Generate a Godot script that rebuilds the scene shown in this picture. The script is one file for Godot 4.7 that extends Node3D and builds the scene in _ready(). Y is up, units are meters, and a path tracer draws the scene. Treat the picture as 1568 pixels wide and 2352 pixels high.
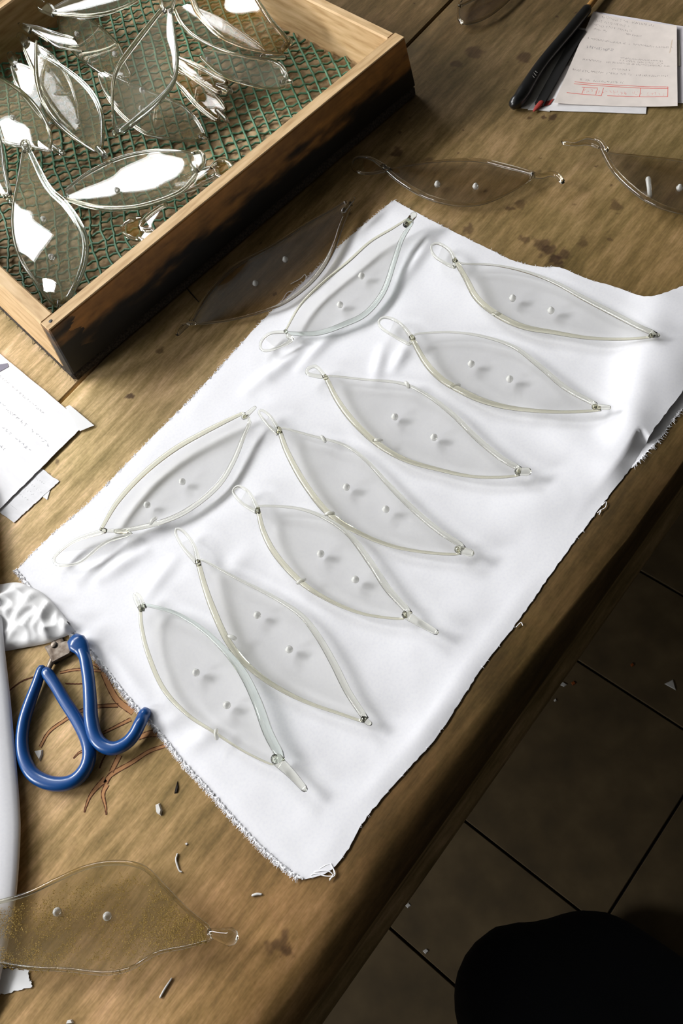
extends Node3D
# A glass worker's bench: clear glass leaves on a white cloth, a crate of more leaves, notes, shears.
# World: y up, metres. x runs along the bench, z towards the bench's near edge. Path lists below are millimetres: x, height over the bench top, z.

const TOP := 0.78
var M := {}
var rng := RandomNumberGenerator.new()
var bumps := []

func _ready() -> void:
	rng.seed = 7
	_view_and_light()
	_materials()
	_room()
	_bench()
	_cloth()
	_crate()
	_leaves()
	_shears()
	_papers()
	_pens()
	_scraps()
	_person()

func _view_and_light() -> void:
	var cam := Camera3D.new()
	cam.name = "camera"
	cam.basis = Basis(Vector3(0.619021, -0.192666, 0.761375), Vector3(0.746949, 0.44395, -0.49495), Vector3(-0.242652, 0.875093, 0.418726)).orthonormalized()
	cam.position = Vector3(0, TOP + 0.5, 0)
	cam.fov = 60.92
	cam.near = 0.02
	cam.far = 30.0
	add_child(cam)
	cam.current = true
	var we := WorldEnvironment.new()
	we.name = "surroundings"
	var env := Environment.new()
	env.background_mode = Environment.BG_COLOR
	env.background_color = Color(0.75, 0.85, 1.0)
	env.background_energy_multiplier = 0.6
	env.tonemap_mode = Environment.TONE_MAPPER_LINEAR
	env.tonemap_exposure = 1.0
	env.sdfgi_enabled = true
	env.ssao_enabled = true
	env.ssil_enabled = true
	we.environment = env
	add_child(we)
	# daylight through the windows, the far one added for white leaf reflections: each pane glows, and an area light of its size stands just inside it
	_area("window_light", Vector3(-0.75, 2.08, -2.03), Vector3(0, 0, 1), Vector2(1.2, 0.5), 11.3, Color(0.99, 0.985, 0.985))
	_area("added_window_light", Vector3(0.65, 2.08, -2.03), Vector3(0, 0, 1), Vector2(1.2, 0.5), 3.8, Color(0.99, 0.985, 0.985))
	_area("side_window_light", Vector3(-2.13, 1.75, -1.5), Vector3(1, 0, 0), Vector2(0.9, 0.8), 4.4, Color(0.99, 0.985, 0.985))

func _area(n: String, at: Vector3, dir: Vector3, size: Vector2, e: float, c: Color) -> void:
	var l := AreaLight3D.new()
	l.name = n
	l.area_size = size
	l.area_normalize_energy = false
	l.light_energy = e
	l.light_color = c
	l.area_range = 8.0
	l.area_attenuation = 2.0
	l.shadow_enabled = true
	l.look_at_from_position(at, at + dir, Vector3.UP)
	add_child(l)

# ---------------------------------------------------------------- helpers
class Shape:
	var v := PackedVector3Array()
	var t := PackedVector2Array()
	var k := PackedInt32Array()
	var hard := PackedByteArray()  # 1 for vertices of a sheet's cut edges, which are shaded apart from its faces
	func tri(a: int, b: int, c: int) -> void:
		k.append(a); k.append(b); k.append(c)
	func quad(a: int, b: int, c: int, d: int) -> void:
		tri(a, b, c); tri(a, c, d)
	func grid(at: int, rows: int, cols: int, wrap: bool, turned := false) -> void:
		for i in rows - 1:
			for j in (cols if wrap else cols - 1):
				var a := at + i * cols + j
				var b := at + i * cols + (j + 1) % cols
				if turned:
					quad(a, a + cols, b + cols, b)
				else:
					quad(a, b, b + cols, a + cols)

func mesh(s: Shape, flat := false) -> ArrayMesh:
	var vol := 0.0
	for i in range(0, s.k.size(), 3):
		vol += s.v[s.k[i]].dot(s.v[s.k[i + 1]].cross(s.v[s.k[i + 2]]))
	var k := s.k
	if vol > 0.0:
		k = s.k.duplicate()
		k.reverse()
	var st := SurfaceTool.new()
	st.begin(Mesh.PRIMITIVE_TRIANGLES)
	var uv := s.t.size() == s.v.size()
	if flat:
		st.set_smooth_group(-1)
	var cut := s.hard.size() > 0
	if cut:
		s.hard.resize(s.v.size())
	for i in k:
		if uv:
			st.set_uv(s.t[i])
		if cut:
			st.set_smooth_group(s.hard[i])
		st.add_vertex(s.v[i])
	st.generate_normals()
	st.index()
	return st.commit()

func obj(n: String, m: Mesh, mat: Material, parent: Node = null) -> MeshInstance3D:
	var o := MeshInstance3D.new()
	o.name = n
	o.mesh = m
	o.material_override = null
	for i in m.get_surface_count():
		o.set_surface_override_material(i, mat)
	(parent if parent else self).add_child(o, true)
	return o

func thing(n: String, label: String, category: String, at := Vector3.ZERO, group := "") -> Node3D:
	var o := Node3D.new()
	o.name = n
	o.position = at
	add_child(o, true)
	tag(o, label, category, group)
	return o

func tag(o: Node, label: String, category: String, group := "") -> void:
	o.set_meta("label", label)
	o.set_meta("category", category)
	if group:
		o.set_meta("group", group)

func structure(n: String, m: Mesh, mat: Material, parent: Node = null) -> MeshInstance3D:
	var o := obj(n, m, mat, parent)
	if parent == null:
		o.set_meta("kind", "structure")
	return o

func pts(a: Array, off := Vector3.ZERO) -> PackedVector3Array:
	var p := PackedVector3Array()
	for i in range(0, a.size(), 3):
		p.append(Vector3(a[i] * 0.001, TOP + a[i + 1] * 0.001, a[i + 2] * 0.001) - off)
	return p

func smooth(p: PackedVector3Array, n: int) -> PackedVector3Array:
	var dense := PackedVector3Array()
	var l := p.size()
	for i in l - 1:
		for s in 8:
			var w := s / 8.0
			var a := p[i - 1] if i > 0 else p[0] * 2.0 - p[1]
			var d := p[i + 2] if i + 2 < l else p[l - 1] * 2.0 - p[l - 2]
			dense.append(p[i].cubic_interpolate(p[i + 1], a, d, w))
	dense.append(p[l - 1])
	var run := PackedFloat32Array([0.0])
	for i in dense.size() - 1:
		run.append(run[i] + dense[i].distance_to(dense[i + 1]))
	var out := PackedVector3Array()
	var j := 0
	for i in n:
		var want := run[run.size() - 1] * i / (n - 1)
		while j < dense.size() - 2 and run[j + 1] < want:
			j += 1
		out.append(dense[j].lerp(dense[j + 1], clampf((want - run[j]) / maxf(run[j + 1] - run[j], 1e-9), 0, 1)))
	return out

func radii(n: int, list: Array) -> PackedFloat32Array:
	var r := PackedFloat32Array()
	for i in n:
		var f := float(i) / maxi(n - 1, 1) * (list.size() - 1)
		var j := mini(int(f), list.size() - 2) if list.size() > 1 else 0
		r.append((lerpf(list[j], list[j + 1], f - j) if list.size() > 1 else float(list[0])) * 0.001)
	return r

func tube(s: Shape, p: PackedVector3Array, r: PackedFloat32Array, seg := 8, squash := 1.0, closed := false) -> void:
	var c := PackedVector3Array()
	var q := PackedFloat32Array()
	var n := p.size()
	if closed:
		c = p
		q = r
	else:
		var d0 := (p[1] - p[0]).normalized()
		var d1 := (p[n - 1] - p[n - 2]).normalized()
		for a in [0.05, 0.5, 1.0]:
			c.append(p[0] - d0 * r[0] * cos(a * PI / 2))
			q.append(r[0] * sin(a * PI / 2))
		for i in range(1, n - 1):
			c.append(p[i])
			q.append(r[i])
		for a in [1.0, 0.5, 0.05]:
			c.append(p[n - 1] + d1 * r[n - 1] * cos(a * PI / 2))
			q.append(r[n - 1] * sin(a * PI / 2))
	var at := s.v.size()
	var side := Vector3.ZERO
	var l := c.size()
	for i in l:
		var dir := (c[(i + 1) % l] - c[(i - 1 + l) % l] if closed else c[mini(i + 1, l - 1)] - c[maxi(i - 1, 0)]).normalized()
		if side == Vector3.ZERO:
			side = dir.cross(Vector3.UP if absf(dir.y) < 0.8 else Vector3.RIGHT).normalized()
		side = (side - dir * side.dot(dir)).normalized()
		var up := side.cross(dir).normalized()
		for j in seg:
			var a := TAU * j / seg
			s.v.append(c[i] + (side * cos(a) + up * sin(a) * squash) * q[i])
	s.grid(at, l, seg, true)
	if closed:
		for j in seg:
			s.quad(at + (l - 1) * seg + j, at + (l - 1) * seg + (j + 1) % seg, at + (j + 1) % seg, at + j)
	else:
		for j in range(1, seg - 1):
			s.tri(at, at + j + 1, at + j)
			s.tri(at + (l - 1) * seg, at + (l - 1) * seg + j, at + (l - 1) * seg + j + 1)

# a sheet with thickness: rows x cols points of its upper side, and how far below them its lower side lies
func shell(s: Shape, p: PackedVector3Array, rows: int, cols: int, thick: float, normal := Vector3.UP, uv := true) -> void:
	var at := s.v.size()
	for side in 2:
		for i in rows:
			for j in cols:
				s.v.append(p[i * cols + j] - normal * (thick * side))
				if uv:
					s.t.append(Vector2(float(j) / (cols - 1), float(i) / (rows - 1)))
	var under := at + rows * cols
	s.grid(at, rows, cols, false)
	s.grid(under, rows, cols, false, true)
	var ring := PackedInt32Array()
	for j in cols - 1:
		ring.append(j)
	for i in rows - 1:
		ring.append(i * cols + cols - 1)
	for j in cols - 1:
		ring.append(rows * cols - 1 - j)
	for i in rows - 1:
		ring.append((rows - 1 - i) * cols)
	var wall := s.v.size()
	var n := ring.size()
	s.hard.resize(wall)
	for i in n:
		for e in 2:
			s.v.append(s.v[(at if e == 0 else under) + ring[i]])
			s.hard.append(1)
			if uv:
				s.t.append(s.t[at + ring[i]])
	for i in n:
		var c := wall + i * 2
		var d := wall + (i + 1) % n * 2
		s.quad(d, c, c + 1, d + 1)

# a chamfered block between eight corners (x, then y, then z counts up)
func block(s: Shape, c: Array, ch := 0.0015) -> void:
	var len := [c[0].distance_to(c[1]), c[0].distance_to(c[2]), c[0].distance_to(c[4])]
	var at := s.v.size()
	for n in 8:
		for keep in 3:
			var u := []
			for ax in 3:
				var far := (n >> ax) & 1
				var cut: float = 0.0 if ax == keep else minf(ch / maxf(len[ax], 1e-6), 0.45)
				u.append(1.0 - cut if far else cut)
			var x: float = u[0]
			var lo: Vector3 = c[0].lerp(c[1], x).lerp(c[2].lerp(c[3], x), u[1])
			var hi: Vector3 = c[4].lerp(c[5], x).lerp(c[6].lerp(c[7], x), u[1])
			s.v.append(lo.lerp(hi, u[2]))
	var id := func(n: int, ax: int) -> int: return at + n * 3 + ax
	for ax in 3:
		var b := 1 << ((ax + 1) % 3)
		var d := 1 << ((ax + 2) % 3)
		for far in 2:
			var n: int = far << ax
			if far:
				s.quad(id.call(n, ax), id.call(n | b, ax), id.call(n | b | d, ax), id.call(n | d, ax))
			else:
				s.quad(id.call(n, ax), id.call(n | d, ax), id.call(n | b | d, ax), id.call(n | b, ax))
		for e in 4:
			var n := (b if e & 1 else 0) | (d if e & 2 else 0)
			var m := n | (1 << ax)
			var a1 := (ax + 1) % 3
			var a2 := (ax + 2) % 3
			if e == 0 or e == 3:
				s.quad(id.call(n, a1), id.call(m, a1), id.call(m, a2), id.call(n, a2))
			else:
				s.quad(id.call(n, a2), id.call(m, a2), id.call(m, a1), id.call(n, a1))
	for n in 8:
		var odd := ((n & 1) + ((n >> 1) & 1) + ((n >> 2) & 1)) % 2
		if odd:
			s.tri(id.call(n, 0), id.call(n, 1), id.call(n, 2))
		else:
			s.tri(id.call(n, 0), id.call(n, 2), id.call(n, 1))

func box(lo: Vector3, hi: Vector3, ch := 0.0015) -> ArrayMesh:
	var s := Shape.new()
	block(s, corners(lo, hi), ch)
	return mesh(s, true)

func corners(lo: Vector3, hi: Vector3) -> Array:
	var c := []
	for n in 8:
		c.append(Vector3(hi.x if n & 1 else lo.x, hi.y if n & 2 else lo.y, hi.z if n & 4 else lo.z))
	return c

# ---------------------------------------------------------------- materials
func noise(freq: float, octaves := 4, sd := 1) -> FastNoiseLite:
	var f := FastNoiseLite.new()
	f.noise_type = FastNoiseLite.TYPE_SIMPLEX_SMOOTH
	f.frequency = freq
	f.fractal_octaves = octaves
	f.seed = sd
	return f

func plain(n: String, c: Color, rough := 0.6) -> StandardMaterial3D:
	var m := StandardMaterial3D.new()
	m.resource_name = n
	m.albedo_color = c
	m.roughness = rough
	M[n] = m
	return m

func mottled(n: String, ramp: Array, freq: float, scale: Vector3, rough := 0.7, size := 512, bump := 0.0, sd := 3, world := false) -> StandardMaterial3D:
	var g := Gradient.new()
	g.offsets = PackedFloat32Array([0.0, 0.5, 1.0])
	g.colors = PackedColorArray(ramp)
	var tx := NoiseTexture2D.new()
	tx.width = size
	tx.height = size
	tx.seamless = true
	tx.noise = noise(freq, 5, sd)
	tx.color_ramp = g
	var m := plain(n, Color.WHITE, rough)
	m.albedo_texture = tx
	m.uv1_triplanar = true
	m.uv1_world_triplanar = world
	m.uv1_scale = scale
	if bump > 0.0:
		m.heightmap_enabled = true
		m.heightmap_texture = tx
		m.heightmap_scale = bump
	return m

func _materials() -> void:
	mottled("plaster", [Color(0.27, 0.26, 0.24), Color(0.3, 0.29, 0.27), Color(0.33, 0.32, 0.3)], 0.01, Vector3.ONE * 0.6)
	mottled("ceiling_paint", [Color(0.3, 0.3, 0.29), Color(0.34, 0.34, 0.33), Color(0.36, 0.36, 0.35)], 0.01, Vector3.ONE * 0.6)
	mottled("floor_tile", [Color(0.32, 0.265, 0.17), Color(0.38, 0.315, 0.205), Color(0.44, 0.37, 0.25)], 0.012, Vector3.ONE * 2.2, 0.75, 512, 0.0, 11, true)
	plain("grout", Color(0.08, 0.05, 0.025), 0.95)
	plain("white_paint", Color(0.75, 0.73, 0.68), 0.5)
	var pane := plain("window_glow", Color(0.9, 0.9, 0.9), 0.6)
	pane.emission_enabled = true
	pane.emission = Color(0.96, 0.985, 1.0)
	pane.emission_energy_multiplier = 6.0
	# crate
	mottled("crate_wood", [Color(0.66, 0.52, 0.34), Color(0.79, 0.66, 0.48), Color(0.86, 0.74, 0.57)], 0.012, Vector3(3, 22, 22), 0.65, 512, 0.02, 5)
	mottled("crate_end_wood", [Color(0.66, 0.52, 0.34), Color(0.79, 0.66, 0.48), Color(0.86, 0.74, 0.57)], 0.012, Vector3(22, 22, 3), 0.65, 512, 0.02, 6)
	mottled("crate_base", [Color(0.4, 0.3, 0.18), Color(0.66, 0.55, 0.4), Color(0.78, 0.67, 0.52)], 0.02, Vector3.ONE * 9, 0.8, 512, 0.0, 8)
	mottled("crate_skid", [Color(0.1, 0.085, 0.07), Color(0.24, 0.21, 0.18), Color(0.36, 0.32, 0.28)], 0.05, Vector3.ONE * 16, 0.95, 512, 0.1, 9)
	mottled("net_green", [Color(0.2, 0.36, 0.26), Color(0.29, 0.47, 0.35), Color(0.4, 0.56, 0.44)], 0.02, Vector3.ONE * 12, 0.5, 256, 0.0, 4)
	# glass
	var g := plain("glass_sheet", Color(0.68, 0.67, 0.58, 0.045), 0.02)
	g.transparency = BaseMaterial3D.TRANSPARENCY_ALPHA
	var ga := plain("amber_sheet", Color(0.24, 0.15, 0.03, 0.2), 0.02)
	ga.transparency = BaseMaterial3D.TRANSPARENCY_ALPHA
	var gd := plain("dusty_sheet", Color(0.52, 0.51, 0.42, 0.2), 0.02)
	gd.transparency = BaseMaterial3D.TRANSPARENCY_ALPHA
	var gc := plain("honey_sheet", Color(0.5, 0.37, 0.13, 0.26), 0.02)
	gc.transparency = BaseMaterial3D.TRANSPARENCY_ALPHA
	var gg := plain("gold_sheet", Color(0.45, 0.35, 0.1, 0.2), 0.02)
	gg.transparency = BaseMaterial3D.TRANSPARENCY_ALPHA
	_solid_glass("glass_rim", Color(0.975, 0.975, 0.94, 0.0))
	_solid_glass("straw_rim", Color(0.945, 0.935, 0.855, 0.0))
	_solid_glass("green_rim", Color(0.945, 0.972, 0.95, 0.0))
	_solid_glass("amber_rim", Color(0.975, 0.955, 0.89, 0.0))
	var pg := plain("peg_glass", Color(0.97, 0.97, 0.95, 0.36), 0.22)
	pg.refraction_enabled = true
	pg.refraction_scale = 0.05
	var au := plain("gold_flake", Color(0.6, 0.49, 0.22), 0.45)
	au.metallic = 0.55
	# cloth and paper
	var cl := mottled("cotton", [Color(0.895, 0.895, 0.915), Color(0.915, 0.915, 0.93), Color(0.925, 0.925, 0.935)], 0.08, Vector3.ONE * 20, 0.95, 256, 0.004, 21)
	cl.rim_enabled = true
	cl.rim = 0.2
	plain("thread", Color(0.975, 0.975, 0.985), 0.9)
	plain("paper", Color(0.9, 0.9, 0.9), 0.85)
	# shears
	var b := plain("blue_grip", Color(0.01, 0.27, 0.52), 0.3)
	b.clearcoat_enabled = true
	b.clearcoat = 0.4
	b.clearcoat_roughness = 0.15
	var stl := mottled("worn_steel", [Color(0.2, 0.15, 0.11), Color(0.42, 0.38, 0.34), Color(0.55, 0.52, 0.48)], 0.03, Vector3.ONE * 14, 0.45, 256, 0.0, 31)
	stl.metallic = 0.75
	plain("sketch_edge", Color(0.36, 0.2, 0.1), 0.9)
	plain("sketch_tone", Color(0.69, 0.5, 0.33), 0.9)
	# pens
	var bk := plain("black_lacquer", Color(0.014, 0.014, 0.017), 0.28)
	bk.clearcoat_enabled = true
	bk.clearcoat = 0.3
	plain("dark_steel", Color(0.05, 0.045, 0.04), 0.5)
	plain("light_wood", Color(0.6, 0.43, 0.2), 0.6)
	plain("red_wax", Color(0.55, 0.14, 0.1), 0.7)
	plain("white_scrap", Color(0.85, 0.84, 0.82), 0.8)
	plain("dark_splinter", Color(0.1, 0.06, 0.03), 0.9)
	plain("orange_crumb", Color(0.6, 0.3, 0.06), 0.8)
	mottled("denim", [Color(0.05, 0.06, 0.085), Color(0.07, 0.085, 0.12), Color(0.1, 0.12, 0.16)], 0.2, Vector3.ONE * 14, 0.9, 256, 0.01, 41)
	plain("shoe_leather", Color(0.06, 0.05, 0.04), 0.5)
	plain("stool_wood", Color(0.3, 0.18, 0.08), 0.6)

func _solid_glass(n: String, c: Color) -> void:
	var m := plain(n, c, 0.0)
	m.refraction_enabled = true
	m.refraction_scale = 0.05

# ---------------------------------------------------------------- the room
func _room() -> void:
	var w := 0.12
	structure("floor", box(Vector3(-2.3, -0.12, -2.2), Vector3(2.3, -0.004, 2.0), 0.0), M.grout)
	var fl := get_node("floor")
	var xs := [-1.157, -0.985, -0.703, -0.531, -0.265, -0.093, 0.079, 0.361, 0.533, 0.815, 0.987, 1.269]
	var zs := [-0.851, -0.551, -0.251, 0.049, 0.349, 0.649]
	for i in xs.size() - 1:
		for j in zs.size() - 1:
			var g := 0.0016
			obj("tile", box(Vector3(xs[i] + g, -0.006, zs[j] + g), Vector3(xs[i + 1] - g, rng.randf_range(-0.0004, 0.0004), zs[j + 1] - g), 0.001), M.floor_tile, fl)
	structure("ceiling", box(Vector3(-2.3, 2.7, -2.2), Vector3(2.3, 2.82, 2.0), 0.0), M.ceiling_paint)
	structure("wall_right", box(Vector3(2.2, -0.004, -2.2), Vector3(2.2 + w, 2.7, 2.0), 0.0), M.plaster)
	structure("wall_front", box(Vector3(-2.2, -0.004, 1.9), Vector3(2.2, 2.7, 1.9 + w), 0.0), M.plaster)
	_window_wall("back", Vector3(-2.2, 0, -2.1), Vector3(1, 0, 0), Vector3(0, 0, -1), 4.4, [1.45, 2.85], 1.2, 1.83, 0.5, [1, 3])  # right-hand window is added to put white reflections on the leaves
	_window_wall("left", Vector3(-2.2, 0, 1.9), Vector3(0, 0, -1), Vector3(-1, 0, 0), 4.0, [3.4], 0.9, 1.35, 0.8, [2])

func _slab(o: Vector3, u: Vector3, out: Vector3, a: float, b: float, y0: float, y1: float, d0: float, d1: float) -> ArrayMesh:
	var p := o + u * a + out * d0
	var q := o + u * b + out * d1
	p.y = y0
	q.y = y1
	return box(p.min(q), p.max(q), 0.0)

func _window_wall(side: String, o: Vector3, u: Vector3, out: Vector3, long: float, mids: Array, wide: float, sill: float, high: float, numbers: Array) -> void:
	var wall := Node3D.new()
	wall.name = "wall_" + side
	wall.set_meta("kind", "structure")
	add_child(wall)
	var from := 0.0
	for i in mids.size():
		var a: float = mids[i] - wide / 2
		var b: float = mids[i] + wide / 2
		obj("wall_panel", _slab(o, u, out, from, a, 0, 2.7, 0, 0.12), M.plaster, wall)
		obj("wall_panel", _slab(o, u, out, a, b, 0, sill, 0, 0.12), M.plaster, wall)
		obj("wall_panel", _slab(o, u, out, a, b, sill + high, 2.7, 0, 0.12), M.plaster, wall)
		from = b
		var win := Node3D.new()
		win.name = "window_%d" % numbers[i]
		win.set_meta("kind", "structure")
		add_child(win)
		obj("pane", _slab(o, u, out, a, b, sill, sill + high, 0.012, 0.02), M.window_glow, win)
		for f in [[a, a + 0.03, sill, sill + high], [b - 0.03, b, sill, sill + high], [a, b, sill, sill + 0.03], [a, b, sill + high - 0.03, sill + high]]:
			obj("frame", _slab(o, u, out, f[0], f[1], f[2], f[3], 0.0, 0.06), M.white_paint, win)
	obj("wall_panel", _slab(o, u, out, from, long, 0, 2.7, 0, 0.12), M.plaster, wall)

# ---------------------------------------------------------------- the bench
func _blot(im: Image, x: float, z: float, r: float, dark: float) -> void:
	var k := im.get_width() / 1.4
	var cx := (x * 0.001 + 0.45) * k
	var cy := (z * 0.001 + 1.02) * k
	var rr := r * 0.001 * k
	var nz := noise(0.5 / maxf(rr, 1.0), 3, int(x * 7 + z * 3))
	for yy in range(int(cy - rr * 1.5), int(cy + rr * 1.5) + 1):
		for xx in range(int(cx - rr * 1.5), int(cx + rr * 1.5) + 1):
			if xx < 0 or yy < 0 or xx >= im.get_width() or yy >= im.get_height():
				continue
			var d := Vector2(xx - cx, yy - cy).length() / rr + nz.get_noise_2d(xx, yy) * 0.9
			var f := clampf((1.0 - d) * 2.2, 0, 1) * dark
			if f > 0.0:
				im.set_pixel(xx, yy, im.get_pixel(xx, yy).lerp(Color(0.16, 0.09, 0.045), f))

func _bench_texture() -> ImageTexture:
	# wood tone, darker along x and at the near edge: colours at places on the bench (x, z in mm), blended between them
	var w := 1792
	var h := 1228
	var tone := Image.create(56, 38, false, Image.FORMAT_RGB8)
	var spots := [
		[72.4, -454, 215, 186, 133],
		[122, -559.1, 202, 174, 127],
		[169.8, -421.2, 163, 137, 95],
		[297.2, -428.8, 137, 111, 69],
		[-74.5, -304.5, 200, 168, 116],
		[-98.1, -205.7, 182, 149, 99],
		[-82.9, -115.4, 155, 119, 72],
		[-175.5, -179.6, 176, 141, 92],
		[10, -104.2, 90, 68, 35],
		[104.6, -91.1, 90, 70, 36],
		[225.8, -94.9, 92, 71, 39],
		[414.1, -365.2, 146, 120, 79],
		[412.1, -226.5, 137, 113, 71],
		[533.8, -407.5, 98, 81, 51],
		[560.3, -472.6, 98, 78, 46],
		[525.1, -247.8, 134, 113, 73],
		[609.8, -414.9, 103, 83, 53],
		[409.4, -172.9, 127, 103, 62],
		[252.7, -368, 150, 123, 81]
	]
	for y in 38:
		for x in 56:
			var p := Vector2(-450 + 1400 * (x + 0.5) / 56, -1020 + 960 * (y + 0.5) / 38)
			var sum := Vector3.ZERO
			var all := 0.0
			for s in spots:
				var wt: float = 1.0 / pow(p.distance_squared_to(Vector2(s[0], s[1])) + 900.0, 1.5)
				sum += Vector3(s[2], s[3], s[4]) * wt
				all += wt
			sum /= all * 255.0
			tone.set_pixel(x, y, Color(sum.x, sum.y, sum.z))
	tone.resize(w, h, Image.INTERPOLATE_CUBIC)
	var im := Image.create(w, h, false, Image.FORMAT_RGB8)
	# grain runs along x
	var a := noise(0.03, 4, 5).get_image(w / 16, h, false, false, false)
	a.resize(w, h, Image.INTERPOLATE_CUBIC)
	var b := noise(0.1, 3, 9).get_image(w / 6, h, false, false, false)
	b.resize(w, h, Image.INTERPOLATE_CUBIC)
	var c := noise(0.008, 4, 13).get_image(w, h, false, false, false)
	var d := noise(0.25, 2, 17).get_image(w, h, false, false, false)
	for i in [a, b, c, d]:
		i.convert(Image.FORMAT_L8)
	var ad: PackedByteArray = a.get_data()
	var bd: PackedByteArray = b.get_data()
	var cd: PackedByteArray = c.get_data()
	var dd: PackedByteArray = d.get_data()
	var td: PackedByteArray = tone.get_data()
	var out := PackedByteArray()
	out.resize(w * h * 3)
	for i in w * h:
		var f := 1.0 + (ad[i] - 128) * 0.0011 + (bd[i] - 128) * 0.0017 + (cd[i] - 128) * 0.0014 + (dd[i] - 128) * 0.0005
		out[i * 3] = clampi(int(td[i * 3] * f), 0, 255)
		out[i * 3 + 1] = clampi(int(td[i * 3 + 1] * f), 0, 255)
		out[i * 3 + 2] = clampi(int(td[i * 3 + 2] * f * (0.5 + 0.5 * f)), 0, 255)
	im.set_data(w, h, false, Image.FORMAT_RGB8, out)
	for s in [
[123.4, -435.6, 3.2, 0.6000000000000001], [391.6, -255.5, 7.2, 0.44999999999999996], [389.4, -246.6, 6.4, 0.5249999999999999], [391.1, -234.9, 6.4, 0.44999999999999996], [383, -236.9, 5.6000000000000005, 0.6000000000000001], [390.5, -268, 4.0, 0.375], [379.5, -309.1, 4.800000000000001, 0.375], [417.2, -289.7, 4.800000000000001, 0.30000000000000004], [419.2, -408.6, 5.6000000000000005, 0.44999999999999996], [408.1, -229.4, 4.800000000000001, 0.30000000000000004], [410.4, -293, 3.2, 0.44999999999999996], [449.5, -228, 4.800000000000001, 0.375], [422.6, -380.1, 4.0, 0.30000000000000004], [504.5, -325.9, 2.4000000000000004, 0.5249999999999999], [506.9, -318.6, 4.0, 0.5249999999999999], [497.7, -335.6, 2.4000000000000004, 0.44999999999999996], [557.9, -380.1, 7.2, 0.44999999999999996], [545.9, -420.5, 8.0, 0.375], [524.6, -428, 6.4, 0.375], [53.1, -442.8, 2.4000000000000004, 0.375], [41.8, -440.3, 1.6, 0.30000000000000004], [347.8, -402, 2.4000000000000004, 0.44999999999999996], [167.2, -445.3, 3.2, 0.375], [-80, -105.2, 6.4, 0.375], [-79.4, -99.5, 4.0, 0.44999999999999996], [-47.9, -160.1, 1.6, 0.22499999999999998]
	]:
		_blot(im, s[0], s[1], s[2], s[3])
	var r := RandomNumberGenerator.new()
	r.seed = 99
	for i in 240:
		var x := r.randf_range(60, 900)
		var z := r.randf_range(-1000, -200)
		if x + z * 0.3 < 20 and r.randf() < 0.8:
			continue
		_blot(im, x, z, r.randf_range(0.6, 2.0), r.randf_range(0.2, 0.6))
	return ImageTexture.create_from_image(im)

func _uv_bench(s: Shape) -> void:
	s.t.resize(s.v.size())
	for i in s.v.size():
		s.t[i] = Vector2((s.v[i].x + 0.45) / 1.4, (s.v[i].z + 1.02) / 0.96 - (s.v[i].y - TOP) * 0.6)

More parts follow.
